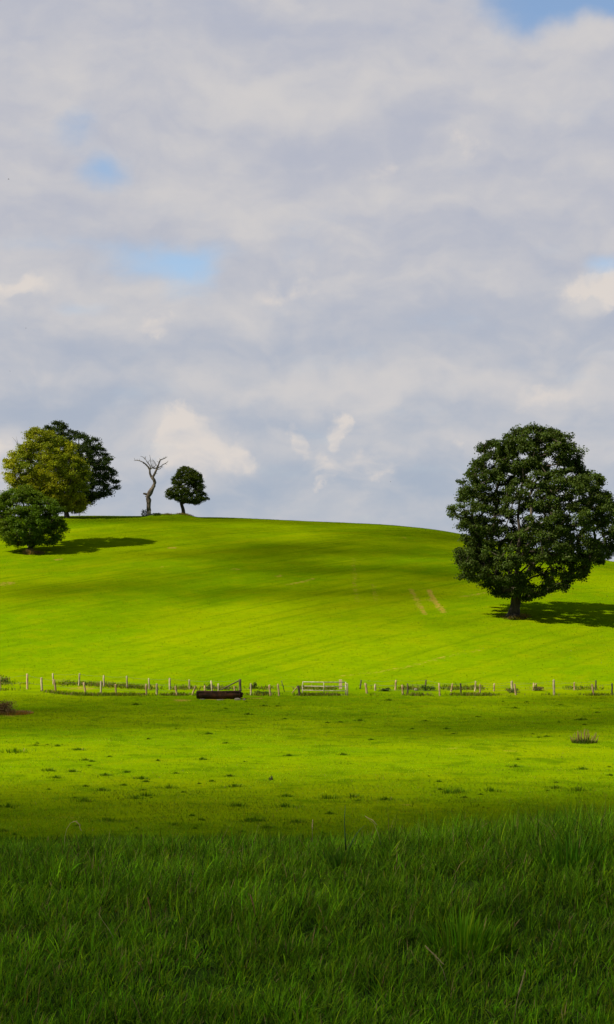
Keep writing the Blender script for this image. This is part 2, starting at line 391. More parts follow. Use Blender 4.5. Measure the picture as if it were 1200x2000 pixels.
ground = link('ground', me, M_ground); tag(ground, kind='structure', label='sunlit green pasture rising to a rounded hill')
# far low hills on the horizon
M_far, t, o = newmat('far_woodland'); g = t.node('ShaderNodeNewGeometry')
nf = t.noise(g.outputs['Position'], .012, 6, .6)
p = principled(t, t.mix(nf, (.055, .09, .06), (.10, .14, .07)), 1.0); t.l.new(p.outputs[0], o.inputs[0])
fx = np.linspace(-3500, 3500, 180); fy = np.linspace(2900, 5200, 14); A, B = np.meshgrid(fx, fy)
hh = -48 + (82+34*fbm(A/700, B/900, 4, 2)+7*fbm(A/60, B/60, 2, 5))*np.sin(np.clip((B-2900)/2300, 0, 1)*math.pi)**.6
idx = np.arange(A.size).reshape(A.shape)
fc = np.stack([idx[:-1, :-1], idx[:-1, 1:], idx[1:, 1:], idx[1:, :-1]], -1).reshape(-1, 4)
tag(link('hills', mesh_np('hills', np.stack([A.ravel(), B.ravel(), hh.ravel()], 1), fc, 4, None, True), M_far), kind='structure')

# ------------------------------------------------------------------ unseen cloud blobs added high behind left, spaced to shape the ground shade
M_shade_cloud, t, o = newmat('shade_cloud'); p = principled(t, (.8, .8, .82), 1.0); t.l.new(p.outputs[0], o.inputs[0])
def cloud_shade():
    r0 = 5.2; pts = []
    # dense part
    n = 5200
    x = RNG.uniform(-170, 170, n); y = RNG.uniform(-150, 60, n)
    thin = RNG.uniform(0, 1, n) < .26 + .45*(1-sstep(-4, 12, y))
    edge = 21 + 3.5*fbm(x/16, x*0+.5, 3, 41)*2 + .06*np.abs(x)
    k = (y < edge - 2) & thin; pts.append(np.stack([x[k], y[k], np.full(k.sum(), r0)], 1))
    # ragged partial part
    n = 30000
    x = RNG.uniform(-110, 110, n); y = RNG.uniform(22, 300, n); r = RNG.uniform(1.2, 2.1, n)
    cov = .98*(1-sstep(29, 54, y)) + .48*sstep(66, 82, y)*(1-sstep(110, 126, y))
    cov = cov + .05*sstep(140, 165, y)*(1-sstep(280, 300, y))*(fbm(x/30, y/30, 3, 77)*3+.6).clip(0, 1.6)
    px = HX+F*x/y
    cov = cov + ((.16+.24*sstep(120, 520, px))*sstep(142, 176, y) + .08*sstep(215, 260, y))*(1-.75*sstep(860, 1080, px))
    cov = cov + .0*np.exp(-((px-640)/300)**2-((y-185)/28)**2) + .06*np.exp(-((px-640)/330)**2-((y-250)/30)**2)
    cov = cov.clip(0, .94); dens = -np.log(1-cov)/(math.pi*2.63)
    full = n/(220*278.); k = RNG.uniform(0, 1, n) < dens/full
    pts.append(np.stack([x[k], y[k], r[k]], 1))
    return np.concatenate(pts)
pts = cloud_shade()
bm = bmesh.new(); bmesh.ops.create_icosphere(bm, subdivisions=1, radius=1.08); iv = np.array([v.co[:] for v in bm.verts]); ifc = np.array([[v.index for v in f.verts] for f in bm.faces]); bm.free()
S = np.array(SUN)
L = (1000.0)/S[2]
gzz = terrain(pts[:, 0], pts[:, 1])
ctr = np.stack([pts[:, 0], pts[:, 1], gzz], 1) + S[None]*(L + RNG.uniform(-25, 25, len(pts)))[:, None]
lump = 1 + RNG.uniform(-.18, .18, (len(pts), len(iv)))
V = (ctr[:, None, :] + iv[None]*(pts[:, 2][:, None]*lump)[:, :, None]).reshape(-1, 3)
Fc = (ifc[None] + (np.arange(len(pts))*len(iv))[:, None, None]).reshape(-1, 3)
tag(link('shade_cloud', mesh_np('shade_cloud', V, Fc, 3, None, True), M_shade_cloud), kind='stuff', label='unseen white cloudlike blobs high up, added and spaced to shade field and hill')

# ------------------------------------------------------------------ grass blades
def blades(name, pos, h, wd, az, lean, bend, col, nseg=4, mat=None):
    n = len(pos); ts = np.linspace(0, 1, nseg+1)
    dirx, diry = np.cos(az), np.sin(az)
    face = az + math.pi/2 + RNG.uniform(-.7, .7, n)
    sx, sy = np.cos(face), np.sin(face)
    Vs = []
    hx = 0*h; hz = 0*h; prev = 0
    for i, tt in enumerate(ts):
        if i > 0:
            ang = lean + bend*((tt+prev)/2)**1.4; stp = (tt-prev)*h
            hx = hx + np.sin(ang)*stp; hz = hz + np.cos(ang)*stp; prev = tt
        c = np.stack([pos[:, 0]+dirx*hx, pos[:, 1]+diry*hx, pos[:, 2]+hz], 1)
        if i < nseg:
            ww = wd*(1-tt**2.2)*(.75+.5*min(tt*3, 1))*.5
            off = np.stack([sx*ww, sy*ww, 0*ww], 1)
            Vs += [c-off, c+off]
        else: Vs += [c]
    m = 2*nseg+1
    V = np.stack(Vs, 1).reshape(-1, 3)
    base = (np.arange(n)*m)[:, None]
    quads = np.concatenate([base+np.array([2*i, 2*i+1, 2*i+3, 2*i+2])[None] for i in range(nseg-1)]) if nseg > 1 else np.zeros((0, 4), int)
    # tip written as a degenerate-free quad using the mid point: keep triangles in a loop list
    tri = base+np.array([2*nseg-2, 2*nseg-1, 2*nseg])[None]
    me = bpy.data.meshes.new(name); me.vertices.add(len(V)); me.vertices.foreach_set('co', V.astype(np.float32).ravel())
    li = np.concatenate([quads.ravel(), tri.ravel()]).astype(np.int32)
    me.loops.add(len(li)); me.loops.foreach_set('vertex_index', li)
    me.polygons.add(len(quads)+len(tri))
    tot = np.concatenate([np.full(len(quads), 4), np.full(len(tri), 3)]).astype(np.int32)
    me.polygons.foreach_set('loop_start', np.concatenate([[0], np.cumsum(tot)[:-1]]).astype(np.int32)); me.polygons.foreach_set('loop_total', tot)
    me.update(calc_edges=True)
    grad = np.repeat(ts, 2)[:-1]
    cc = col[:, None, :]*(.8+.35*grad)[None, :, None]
    a = me.color_attributes.new('tint', 'FLOAT_COLOR', 'POINT')
    c4 = np.ones((len(V), 4), np.float32); c4[:, :3] = cc.reshape(-1, 3); a.data.foreach_set('color', c4.ravel())
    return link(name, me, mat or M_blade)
def palette(n, base, var, dry=.04, yel=.15):
    b = np.array(base)[None]*(1+RNG.normal(0, var, (n, 1)))
    b = b*(1+RNG.normal(0, .10, (n, 3)))
    k = RNG.uniform(0, 1, n) < yel; b[k] = b[k]*np.array([1.6, 1.15, .9])
    k = RNG.uniform(0, 1, n) < dry; b[k] = np.array([.17, .13, .055])*(1+RNG.normal(0, .2, (k.sum(), 1)))
    return np.clip(b, .004, .6)
def fg_height(x, y):
    h = .150 + .10*fbm(x/.6, y/.6, 4, 11)*2 + .05*sstep(0.1, 2.2, x)*sstep(9.5, 12.5, y)
    for cx, cy, r, a in [(2.05, 12.0, .45, .16), (1.7, 10.4, .35, .10), (-.3, 12.9, .35, .06), (.6, 12.7, .3, .10), (1.35, 12.9, .5, .10), (2.4, 13.2, .6, .10), (-1.9, 12.0, .4, .03), (1.05, 10.0, .4, .08), (-.2, 10.6, .3, .07), (-2.25, 12.7, .35, .07), (-1.25, 13.0, .3, .06), (-.75, 12.6, .2, .07), (-1.7, 12.4, .2, .08), (.15, 12.9, .2, .08), (.95, 12.8, .2, .12), (2.3, 12.6, .2, .10), (-2.0, 10.4, .3, .06), (.3, 8.6, .25, .06), (-.9, 7.9, .25, .06), (-1.4, 9.2, .3, .06)]:
        h = h + a*np.exp(-((x-cx)**2+(y-cy)**2)/r**2)
    h = h*(.82+.18*sstep(8.5, 12.3, y))
    return np.clip(h, .06, .48)
def foreground():
    nt = 10000; y = 4.6 + 12.2*RNG.uniform(0, 1, nt)**.9; x = RNG.uniform(-1, 1, nt)*(.2*y+1.6)
    per = 30; n = nt*per
    cx = np.repeat(x, per); cy = np.repeat(y, per)
    a = RNG.uniform(0, 2*math.pi, n); r = np.abs(RNG.normal(0, .065, n))
    bx = cx+np.cos(a)*r; by = cy+np.sin(a)*r
    hb = fg_height(bx, by)*np.repeat(RNG.uniform(.7, 1.3, nt), per)
    h = hb*RNG.uniform(.45, 1.35, n)
    az = a + RNG.normal(0, .9, n)
    wind = RNG.uniform(0, 1, n) < .25; az = np.where(wind, RNG.normal(.4, .6, n), az)
    lean = np.abs(RNG.normal(.2, .28, n)) + r*1.5; bend = np.abs(RNG.normal(.8, .75, n))
    wd = RNG.uniform(.0026, .0066, n)
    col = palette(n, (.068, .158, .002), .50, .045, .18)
    tc_ = np.repeat(1+RNG.normal(0, .24, nt), per)[:, None]
    pat = 1+.9*fbm(bx/1.3, by/1.3, 3, 51)[:, None]
    col = col*tc_*pat
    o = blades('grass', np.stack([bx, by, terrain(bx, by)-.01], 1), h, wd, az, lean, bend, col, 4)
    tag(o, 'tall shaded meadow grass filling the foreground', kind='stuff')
    # undergrowth, short and broad
foreground()
def bank():
    n = 26000; y = RNG.uniform(14.3, 29, n); x = RNG.uniform(-1, 1, n)*(.2*y+3)
    col = palette(n, (.06, .13, .003), .2)
    tag(blades('bank_grass', np.stack([x, y, terrain(x, y)-.01], 1), RNG.uniform(.08, .17, n), RNG.uniform(.02, .04, n), RNG.uniform(0, 6.28, n), RNG.uniform(0, .5, n), RNG.uniform(0, .8, n), col, 2), 'shaded grass on the bank beyond the meadow edge', kind='stuff')
bank()
def field():
    n = 330000
    d = 27*np.exp(RNG.uniform(0, 1, n)*math.log(122/27.)); x = RNG.uniform(-1, 1, n)*(.2*d+3)
    k = RNG.uniform(0, 1, n) < .35+.65*(vnoise(x/1.1, d/1.5, 5)); x, d = x[k], d[k]; n = len(x)
    s = np.clip(d/45., .7, 2.2)
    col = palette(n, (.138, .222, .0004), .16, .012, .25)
    col = col*(1+1.1*fbm(x/1.3, d/2.4, 4, 61))[:, None]
    o = blades('pasture_grass', np.stack([x, d, terrain(x, d)-.01], 1), (.034*s+.05*(1-sstep(32, 62, d)))*RNG.uniform(.4, 1.5, n), .015*s*RNG.uniform(.6, 1.4, n), RNG.uniform(0, 6.28, n), RNG.uniform(.3, 1.2, n), RNG.uniform(0, .6, n), col, 2)
    tag(o, 'short grazed grass of the lower pasture', kind='stuff')
    # ungrazed dark tussocks, far too many to count
    P_ = []
    m = 150; dd = 29*np.exp(RNG.uniform(0, 1, m)**.9*math.log(118/29.)); xx = RNG.uniform(-1, 1, m)*(.2*dd+2)
    rr = np.exp(RNG.normal(-1.9, .55, m)).clip(.05, .5)*np.clip(dd/55, .75, 2.0)
    for (px, py, r) in [(15, 1577, .42), (165, 1566, .45), (265, 1560, .35), (110, 1520, .35), (555, 1577, .55), (500, 1604, .4), (560, 1556, .28), (640, 1560, .45), (690, 1558, .42), (875, 1550, .6), (960, 1545, .45),
                        (1130, 1545, .55), (1085, 1540, .35), (285, 1555, .4), (465, 1575, .4), (330, 1540, .5), (200, 1545, .35), (30, 1470, 1.1), (895, 1548, .5), (755, 1563, .4), (490, 1605, .4), (210, 1605, .35)]:
        g = ground_at(px, py); xx = np.append(xx, g.x); dd = np.append(dd, g.y); rr = np.append(rr, r)
    k = vnoise(xx/5, dd/9, 91) > .42; k[-22:] = True; xx, dd, rr = xx[k], dd[k], rr[k]
    per = 150; n = len(xx)*per; cx = np.repeat(xx, per); cy = np.repeat(dd, per); R = np.repeat(rr, per)
    a = RNG.uniform(0, 6.283, n); q = np.abs(RNG.normal(0, .5, n)).clip(0, 1)*R; bx = cx+np.cos(a)*q*1.3; by = cy+np.sin(a)*q
    h = .24*np.sqrt(R)*RNG.uniform(.25, 1.15, n)*(1-.5*q/R)
    col = palette(n, (.070, .145, .0012), .22, .02, .25)
    o = blades('tussock_grass', np.stack([bx, by, terrain(bx, by)-.01], 1), h, .016*np.clip(cy/45, .7, 2.2)*RNG.uniform(.6, 1.4, n), a, RNG.uniform(.1, .7, n)*q/R+.1, RNG.uniform(.2, .8, n), col, 2)
    tag(o, 'dark ungrazed grass tussocks scattered over the pasture', kind='stuff')
    # rank growth along the fences
    n = 42000; x = RNG.uniform(-27, 27, n); px = HX+F*x/123
    k = vnoise(x/1.7, x*0+3, 8)
    row = RNG.uniform(0, 1, n) < .5
    y = np.where(row, 129.5 - 2.8*sstep(100, 330, px), 118.6 + 7*(1-sstep(40, 190, px))) + RNG.normal(0, .55, n)
    keep = RNG.uniform(0, 1, n) < k**2.6
    x, y = x[keep], y[keep]; n = len(x)
    col = palette(n, (.092, .150, .003), .25, .25, .35)
    o = blades('fence_grass', np.stack([x, y, terrain(x, y)-.02], 1), RNG.uniform(.1, .34, n), RNG.uniform(.03, .07, n), RNG.uniform(0, 6.28, n), RNG.uniform(0, .6, n), RNG.uniform(0, .9, n), col, 2)
    tag(o, 'rank brownish grass growing along the fence lines', kind='stuff')
    # hill sward
    n = 130000; d = RNG.uniform(128, 282, n); x = RNG.uniform(-1, 1, n)*(.2*d+6)
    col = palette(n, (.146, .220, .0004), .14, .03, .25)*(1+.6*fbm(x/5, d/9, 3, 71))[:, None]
    o = blades('hill_grass', np.stack([x, d, terrain(x, d)-.01], 1), RNG.uniform(.03, .09, n), RNG.uniform(.06, .12, n), RNG.uniform(0, 6.28, n), RNG.uniform(.5, 1.3, n), RNG.uniform(0, .6, n), col, 2)
    tag(o, 'short grass covering the hill', kind='stuff')
field()

def clump(name, label, cat, at, n, r, h, wd, base, dry, seed_heads=False, group=None, spread=.6, yel=.1, flat=1.0):
    a = RNG.uniform(0, 6.283, n); q = np.sqrt(RNG.uniform(0, 1, n))*r
    bx = np.cos(a)*q; by = np.sin(a)*q*flat
    z = terrain(at.x+bx, at.y+by) - at.z - .02
    o = blades(name, np.stack([bx, by, z], 1), h*RNG.uniform(.45, 1.1, n)*(1-.35*q/r), np.full(n, wd)*RNG.uniform(.6, 1.3, n), a, RNG.uniform(0, spread, n)*(.3+q/r), RNG.uniform(0, spread, n), palette(n, base, .2, dry, yel), 3)
    o.location = at; tag(o, label, cat, group); return o

# single stems in the foreground
def stalk(name, label, cat, pts, r0, mat, head=None, group=None):
    mb = MB(); mb.tube(pts, [r0*(1-.75*i/(len(pts)-1)) for i in range(len(pts))], 5)
    root = empty(name, pts[0], label, cat, group); mb.build('stem', mat, root)
    if head:
        hb = MB(); q = [Vector(p) for p in head]
        for i in range(26):
            f = i/25.; j = min(int(f*(len(q)-1)), len(q)-2); u = f*(len(q)-1)-j; c = q[j].lerp(q[j+1], u)
            dd = (q[j+1]-q[j]).normalized(); s = Vector((random.uniform(-1, 1), random.uniform(-.6, .6), random.uniform(-.4, .6)))
            hb.tube([c, c+dd*.008+s*.003, c+dd*.018+s*.004], [.0012, .0024, .0005], 4)
        hb.build('seed_head', mat, root)
    return root
def solid(name, c1, rough=.7):
    m, t, o = newmat(name); tcn = t.node('ShaderNodeTexCoord'); n = t.noise(tcn.outputs['Object'], 30, 4, .6)
    p = principled(t, t.mix(n, tuple(x*.7 for x in c1), tuple(x*1.25 for x in c1)), rough); t.l.new(p.outputs[0], o.inputs[0]); return m
M_straw = solid('straw', (.34, .27, .12)); M_rust_stem = solid('reddish_stem', (.22, .09, .04)); M_green_stem = solid('dark_green_blade', (.03, .075, .015))
def fgp(px, py, d): return P(px, py, d)
stalk('seed_stalk', 'arching straw coloured grass stalk with drooping seed head at the left of the meadow edge', 'grass stalk',
      [fgp(126, 1660, 12.3), fgp(127, 1635, 12.3), fgp(131, 1618, 12.3), fgp(139, 1607, 12.3), fgp(147, 1604, 12.3), fgp(154, 1609, 12.3)], .0019, M_straw, [fgp(141, 1606, 12.3), fgp(148, 1604, 12.3), fgp(155, 1610, 12.3), fgp(158, 1620, 12.3)])
stalk('seed_stalk', 'pale upright dry stalk with loose seed head between the two darkest tall blades', 'grass stalk',
      [fgp(745, 1650, 12.4), fgp(738, 1625, 12.4), fgp(730, 1608, 12.4), fgp(718, 1598, 12.4)], .0022, M_straw, [fgp(737, 1612, 12.4), fgp(728, 1602, 12.4), fgp(716, 1596, 12.4)])
stalk('seed_stalk', 'short pale stalk standing up at the meadow edge left of the tall dark blade', 'grass stalk',
      [fgp(611, 1645, 12.5), fgp(610, 1625, 12.5), fgp(611, 1606, 12.5)], .0019, M_straw, [fgp(610, 1620, 12.5), fgp(611, 1604, 12.5)])
stalk('seed_stalk', 'long leaning whitish stalk low in the left part of the meadow', 'grass stalk',
      [fgp(222, 1832, 8.9), fgp(213, 1815, 8.9), fgp(200, 1797, 8.9), fgp(192, 1783, 8.9)], .0019, M_straw)
stalk('seed_stalk', 'bent straw stalk with rough seed head near the bottom right of centre', 'grass stalk',
      [fgp(874, 1925, 8.0), fgp(866, 1895, 8.0), fgp(850, 1868, 8.0), fgp(832, 1850, 8.0)], .0017, M_straw, [fgp(868, 1885, 8.0), fgp(852, 1868, 8.0), fgp(834, 1851, 8.0)])
stalk('seed_stalk', 'tall upright straw stalk rising from the bottom edge at the right', 'grass stalk',
      [fgp(1004, 1998, 7.6), fgp(1010, 1955, 7.6), fgp(1018, 1920, 7.6), fgp(1026, 1898, 7.6)], .0019, M_straw, [fgp(1012, 1945, 7.6), fgp(1025, 1900, 7.6)])
stalk('seed_stalk', 'reddish brown dock spike in the left middle of the meadow', 'grass stalk',
      [fgp(297, 1800, 9.4), fgp(294, 1775, 9.4), fgp(291, 1758, 9.4)], .003, M_rust_stem, [fgp(294, 1775, 9.4), fgp(290, 1758, 9.4)])
stalk('seed_stalk', 'reddish bent spike in the centre of the meadow', 'grass stalk',
      [fgp(499, 1790, 9.6), fgp(496, 1770, 9.6), fgp(491, 1752, 9.6)], .003, M_rust_stem, [fgp(496, 1770, 9.6), fgp(491, 1752, 9.6)])
stalk('sedge_plant', 'tallest dark green blade standing upright above the meadow edge', 'grass blade',
      [fgp(676, 1660, 12.1), fgp(674, 1630, 12.1), fgp(673, 1600, 12.1), fgp(675, 1573, 12.1)], .007, M_green_stem)
stalk('sedge_plant', 'broad dark green blade leaning right beside the tallest one', 'grass blade',
      [fgp(682, 1660, 12.1), fgp(690, 1640, 12.1), fgp(702, 1622, 12.1), fgp(714, 1611, 12.1)], .006, M_green_stem)
clump('grass_tuft', 'big dark broad bladed tuft at the right of the meadow', 'grass tuft', Vector((1.95, 11.35, gz(1.95, 11.35))), 420, .26, .42, .011, (.050, .130, .006), .01)
clump('grass_tuft', 'dark spiky tuft around the tallest blade at the meadow edge', 'grass tuft', Vector((.29, 11.9, gz(.29, 11.9))), 110, .12, .30, .010, (.042, .100, .008), .01)
clump('grass_tuft', 'bright fresh tuft of long blades right of the meadow centre', 'grass tuft', Vector((.95, 9.4, gz(.95, 9.4))), 380, .24, .33, .009, (.085, .20, .006), .01)
clump('grass_tuft', 'tall tuft at the right end of the meadow edge', 'grass tuft', Vector((1.75, 12.9, gz(1.75, 12.9))), 320, .34, .40, .009, (.080, .18, .006), .02)

# ------------------------------------------------------------------ trees
def tree(name, label, cat, base, scale, prof, trunk_px, trunk_top, r_trunk, nclump, per, leaf, col, yel=None, depth=.92, gap=.30, seed=1, clump_r=.85, group=None, lean_top=None, ydens=.0, lobe=.22):
    """prof: rows (photo y, left x, right x); base: ground point; scale: photo px per metre at the tree"""
    rng = np.random.default_rng(seed); rnd = random.Random(seed)
    root = empty(name, base, label, cat, group)
    bpx = HX + F*base.x/base.y; bpy_ = HY - F*(base.z-CZ)/base.y
    pr = np.array(sorted(prof)); zz = (bpy_-pr[:, 0])/scale; Lx = (pr[:, 1]-bpx)/scale; Rx = (pr[:, 2]-bpx)/scale
    o_ = np.argsort(zz); zz, Lx, Rx = zz[o_], Lx[o_], Rx[o_]
    zmin, zmax = zz[0], zz[-1]
    C = []; tries = 0
    while len(C) < nclump and tries < nclump*60:
        tries += 1
        z = rng.uniform(zmin, zmax); l = np.interp(z, zz, Lx); r = np.interp(z, zz, Rx); cx = (l+r)/2; rx = (r-l)/2
        if rng.uniform() > (rx/((Rx-Lx).max()/2))**.75+.05: continue
        a = rng.uniform(0, 6.283)
        q = rng.uniform(0, 1)**.33
        rx = rx*(1.03+lobe*(vnoise(np.array([a*1.6+9]), np.array([z/1.6]), seed+3)[0]-.62)*(1 if rx > 1 else .3))
        rr = max(rx - clump_r*.30, rx*.4)
        x = cx+math.cos(a)*rr*q; y = math.sin(a)*rr*q*depth
        g = vnoise(np.array([(x+50)/2.3+z*.31]), np.array([(z+50)/1.9+y*.45]), seed)[0]
        if g < gap: continue
        if q < .45 and rng.uniform() < .35: continue
        if any((x-c[0])**2+(y-c[1])**2+(z-c[2])**2 < (clump_r*.42)**2 for c in C): continue
        C.append((x, y, z))
    C = np.array(C)
    n = len(C)*per; ci = np.repeat(np.arange(len(C)), per)
    cs = clump_r*rng.uniform(.65, 1.25, len(C))
    u = rng.normal(0, 1, (n, 3)); u /= np.linalg.norm(u, axis=1)[:, None]
    rad = rng.uniform(0, 1, n)**.45
    cs3 = np.stack([cs, cs, cs*.62], 1)
    # clumps are ragged: each has its own few sprays
    sp = rng.normal(0, 1, (len(C), 7, 3)); sp /= np.linalg.norm(sp, axis=2)[:, :, None]
    pick = sp[ci, rng.integers(0, 7, n)]
    u = u*.62+pick*.55
    pos = C[ci] + u*rad[:, None]*cs3[ci]
    # leaf rhombi
    nrm = rng.normal(0, 1, (n, 3)) + np.array([0, 0, .9]) + u*.6; nrm /= np.linalg.norm(nrm, axis=1)[:, None]
    t1 = np.cross(nrm, rng.normal(0, 1, (n, 3))); t1 /= np.linalg.norm(t1, axis=1)[:, None]; t2 = np.cross(nrm, t1)
    s = leaf*rng.uniform(.6, 1.3, n)[:, None]
    V = np.stack([pos-t1*s*.55, pos+t2*s*.36+nrm*s*.06, pos+t1*s*.55-nrm*s*.12, pos-t2*s*.36+nrm*s*.06], 1).reshape(-1, 3)
    fcs = np.arange(4*n).reshape(-1, 4)
    cc = np.array(col)[None]*(1+rng.normal(0, .13, (len(C), 1)))
    if yel is not None:
        ym = np.clip((fbm(C[:, 0]/3.5, C[:, 2]/3., 3, seed+5)+.10+ydens)*3, 0, 1)[:, None]
        cc = cc*(1-ym) + np.array(yel)[None]*(1+rng.normal(0, .15, (len(C), 1)))*ym
    lc = cc[ci]*(1+rng.normal(0, .18, (n, 1)))*(1+rng.normal(0, .06, (n, 3)))
    me = mesh_np('crown', V, fcs, 4, np.repeat(np.clip(lc, .003, .5), 4, 0))
    link('crown', me, M_leaf, root)
    # trunk and limbs: grow towards the clumps
    tx = (trunk_px-bpx)/scale; tz = (bpy_-trunk_top)/scale
    nodes = []; par = []
    k = 9
    for i in range(k+1):
        f = i/k; nodes.append(Vector((tx*f + .12*math.sin(f*5+seed), .1*math.sin(f*4), -.25 + (tz+.25)*f))); par.append(i-1)
    topx = float(np.mean([np.interp(zmax*.8, zz, Lx), np.interp(zmax*.8, zz, Rx)])) if lean_top is None else lean_top
    k2 = 6
    for i in range(1, k2+1):
        f = i/k2; nodes.append(Vector((tx+(topx-tx)*f*.7+rnd.uniform(-.25, .25), rnd.uniform(-.25, .25), tz+(zmax*.82-tz)*f))); par.append(len(nodes)-2)
    first = k-2
    order = sorted(range(len(C)), key=lambda i: (Vector(C[i])-nodes[k]).length)
    for i in order:
        c = Vector(C[i]); best, bj = 1e9, 0
        for j in range(first, len(nodes)):
            d = (nodes[j]-c).length + max(0, nodes[j].z-c.z+.2)*.9
            if d < best: best, bj = d, j
        a = nodes[bj]; m = max(1, int(best/1.1)); pj = bj
        for q in range(1, m+1):
            f = q/m; pnt = a.lerp(c, f) + Vector((rnd.uniform(-.12, .12), rnd.uniform(-.12, .12), rnd.uniform(-.05, .12)+.25*math.sin(f*3.14)*min(1, best/4)))
            nodes.append(pnt); par.append(pj); pj = len(nodes)-1
    wgt = [0.0]*len(nodes); kids = [0]*len(nodes)
    for j in range(len(nodes)-1, 0, -1):
        wgt[j] = max(wgt[j], 1.0) if kids[j] == 0 else wgt[j]
        wgt[par[j]] += wgt[j]; kids[par[j]] += 1
    W = wgt[0]
    mb = MB()
    for j in range(1, len(nodes)):
        ra = r_trunk*(wgt[par[j]]/W)**.47; rb = r_trunk*(wgt[j]/W)**.47
        if par[j] < k and j <= k:
            fl = lambda q: 1+.55*max(0, 1-q/1.6)**2
            ra = r_trunk*fl(par[j])*(1-.035*par[j]); rb = r_trunk*fl(j)*(1-.035*j)
        else: ra = min(ra, rb*1.25)
        mb.tube([nodes[par[j]], nodes[j]] if j > k else [nodes[par[j]], nodes[j]], [max(ra, .02), max(rb, .018)], 8 if j <= k+k2 else 5, cap=False)
    mbm = mb.bm; me = bpy.data.meshes.new('trunk'); bmesh.ops.remove_doubles(mbm, verts=mbm.verts, dist=.002); bmesh.ops.recalc_face_normals(mbm, faces=mbm.faces); mbm.to_mesh(me); mbm.free()
    for p in me.polygons: p.use_smooth = True
    link('trunk', me, M_bark, root)
    return root
def zr(ox, oy, s, rows): return [(oy+v/s, ox+l/s, ox+r/s) for v, l, r in rows]
g = ground_at(1003, 1204)
OAK = tree('oak_tree', 'large broad dark green oak standing alone on the right slope', 'tree', g, F/g.y,
     zr(860, 820, 3.53, [(55, 620, 760), (100, 440, 860), (150, 280, 920), (180, 258, 950), (250, 255, 978), (330, 175, 985), (400, 135, 1105), (500, 100, 1170), (600, 68, 1235), (700, 62, 1270), (780, 120, 1275), (860, 120, 1270), (920, 90, 1240), (1000, 100, 1120), (1080, 130, 1000), (1105, 230, 930), (1165, 330, 900), (1200, 355, 800), (1235, 420, 660)]),
     1011, 1120, .62, 980, 210, .20, (.048, .076, .010), seed=12, gap=.27, clump_r=.86, lobe=.16)
g = ground_at(57, 1078)
tree('maple_tree', 'low rounded dark green tree in front at the left edge', 'tree', g, F/g.y,
     zr(0, 800, 5, [(765, 120, 260), (800, 60, 400), (860, -40, 520), (950, -110, 610), (1050, -110, 640), (1130, -110, 658), (1200, -80, 650), (1260, -20, 600), (1300, 30, 545), (1320, 60, 420)]),
     62, 1052, .42, 400, 170, .20, (.082, .145, .005), (.110, .165, .005), seed=5, gap=.08, clump_r=.85)
g2 = ground_at(60, 1068)
B_ = tree('ash_tree', 'yellowing green tree rising behind the low dark one at the left', 'tree', g2, F/g2.y,
     zr(0, 800, 5, [(188, 280, 350), (225, 240, 520), (290, 225, 640), (370, 180, 770), (450, 110, 780), (520, 55, 880), (580, 35, 920), (650, 40, 890), (720, 60, 890), (800, 100, 830), (880, 180, 860), (950, 380, 860), (990, 560, 800)]),
     66, 1000, .42, 480, 160, .21, (.125, .180, .005), (.270, .285, .007), seed=21, gap=.20, clump_r=.95, ydens=.24)
g3 = ground_at(130, 1011, 30, 285)
tree('oak_tree', 'dark tree on the crest partly hidden behind the yellowing one', 'tree', g3, F/g3.y,
     zr(0, 800, 5, [(122, 500, 600), (160, 440, 680), (180, 375, 730), (250, 350, 860), (300, 340, 985), (400, 300, 1060), (500, 280, 1110), (600, 280, 1150), (700, 260, 1168), (800, 300, 1172), (850, 420, 1080), (900, 500, 900), (960, 580, 840), (1000, 640, 800)]),
     131, 985, .50, 560, 160, .22, (.040, .066, .011), seed=33, gap=.16, clump_r=1.0)
g4 = ground_at(358, 1003, 30, 268)
tree('oak_tree', 'small bushy tree with a short trunk on the hilltop mound', 'tree', g4, F/g4.y,
     zr(240, 860, 6, [(312, 690, 750), (345, 650, 860), (400, 625, 925), (480, 562, 960), (540, 580, 972), (600, 500, 972), (640, 488, 978), (690, 560, 1015), (720, 640, 950), (745, 830, 915)]),
     355, 978, .36, 620, 60, .17, (.062, .098, .008), (.088, .120, .008), seed=44, gap=.27, clump_r=.52, lobe=.38, lean_top=.3)
# dead branch poking out of the yellowing tree
mb = MB(); dB = g2.y
q = lambda u, v: P(u/5, 800+v/5, dB)
mb.tube([q(300, 520), q(270, 460), q(215, 388), q(180, 340), q(150, 300), q(122, 270)], [.10, .08, .05, .035, .022, .01], 5)
mb.tube([q(180, 340), q(168, 300), q(160, 262)], [.03, .018, .008], 4); mb.tube([q(320, 600), q(310, 520), q(290, 440)], [.12, .08, .05], 5)
mb.build('dead_branch', M_snag, B_)

# dead tree
gs = ground_at(291, 1005, 30, 268); ds = gs.y
SN = empty('dead_tree', gs, 'bare crooked dead tree with forked top on the hilltop', 'tree')
def sq(u, v, dy=0): return P(240+u/6, 860+v/6, ds) + Vector((0, dy, 0))
mb = MB(); m_ = 1/6/(F/ds)      # metres per zoom unit
R_ = lambda a: [x*m_ for x in a]
mb.tube([sq(307, 830), sq(306, 790), sq(305, 740), sq(306, 700), sq(300, 672), sq(300, 650), sq(318, 615), sq(335, 585), sq(352, 560), sq(366, 530), sq(376, 495), sq(368, 465), sq(352, 445), sq(345, 425)],
        R_([26, 24, 27, 34, 27, 25, 32, 27, 20, 20, 18, 19, 18, 17]), 10, jit=.14)
mb.build('trunk', M_snag, SN)
mb = MB(); mb.tube([sq(309, 905), sq(308, 870), sq(307, 845), sq(307, 826)], R_([28, 25, 26, 24.5]), 9, jit=.04); mb.build('bare_base', M_snagpale, SN)['label'] = 'pale debarked foot of the dead trunk'
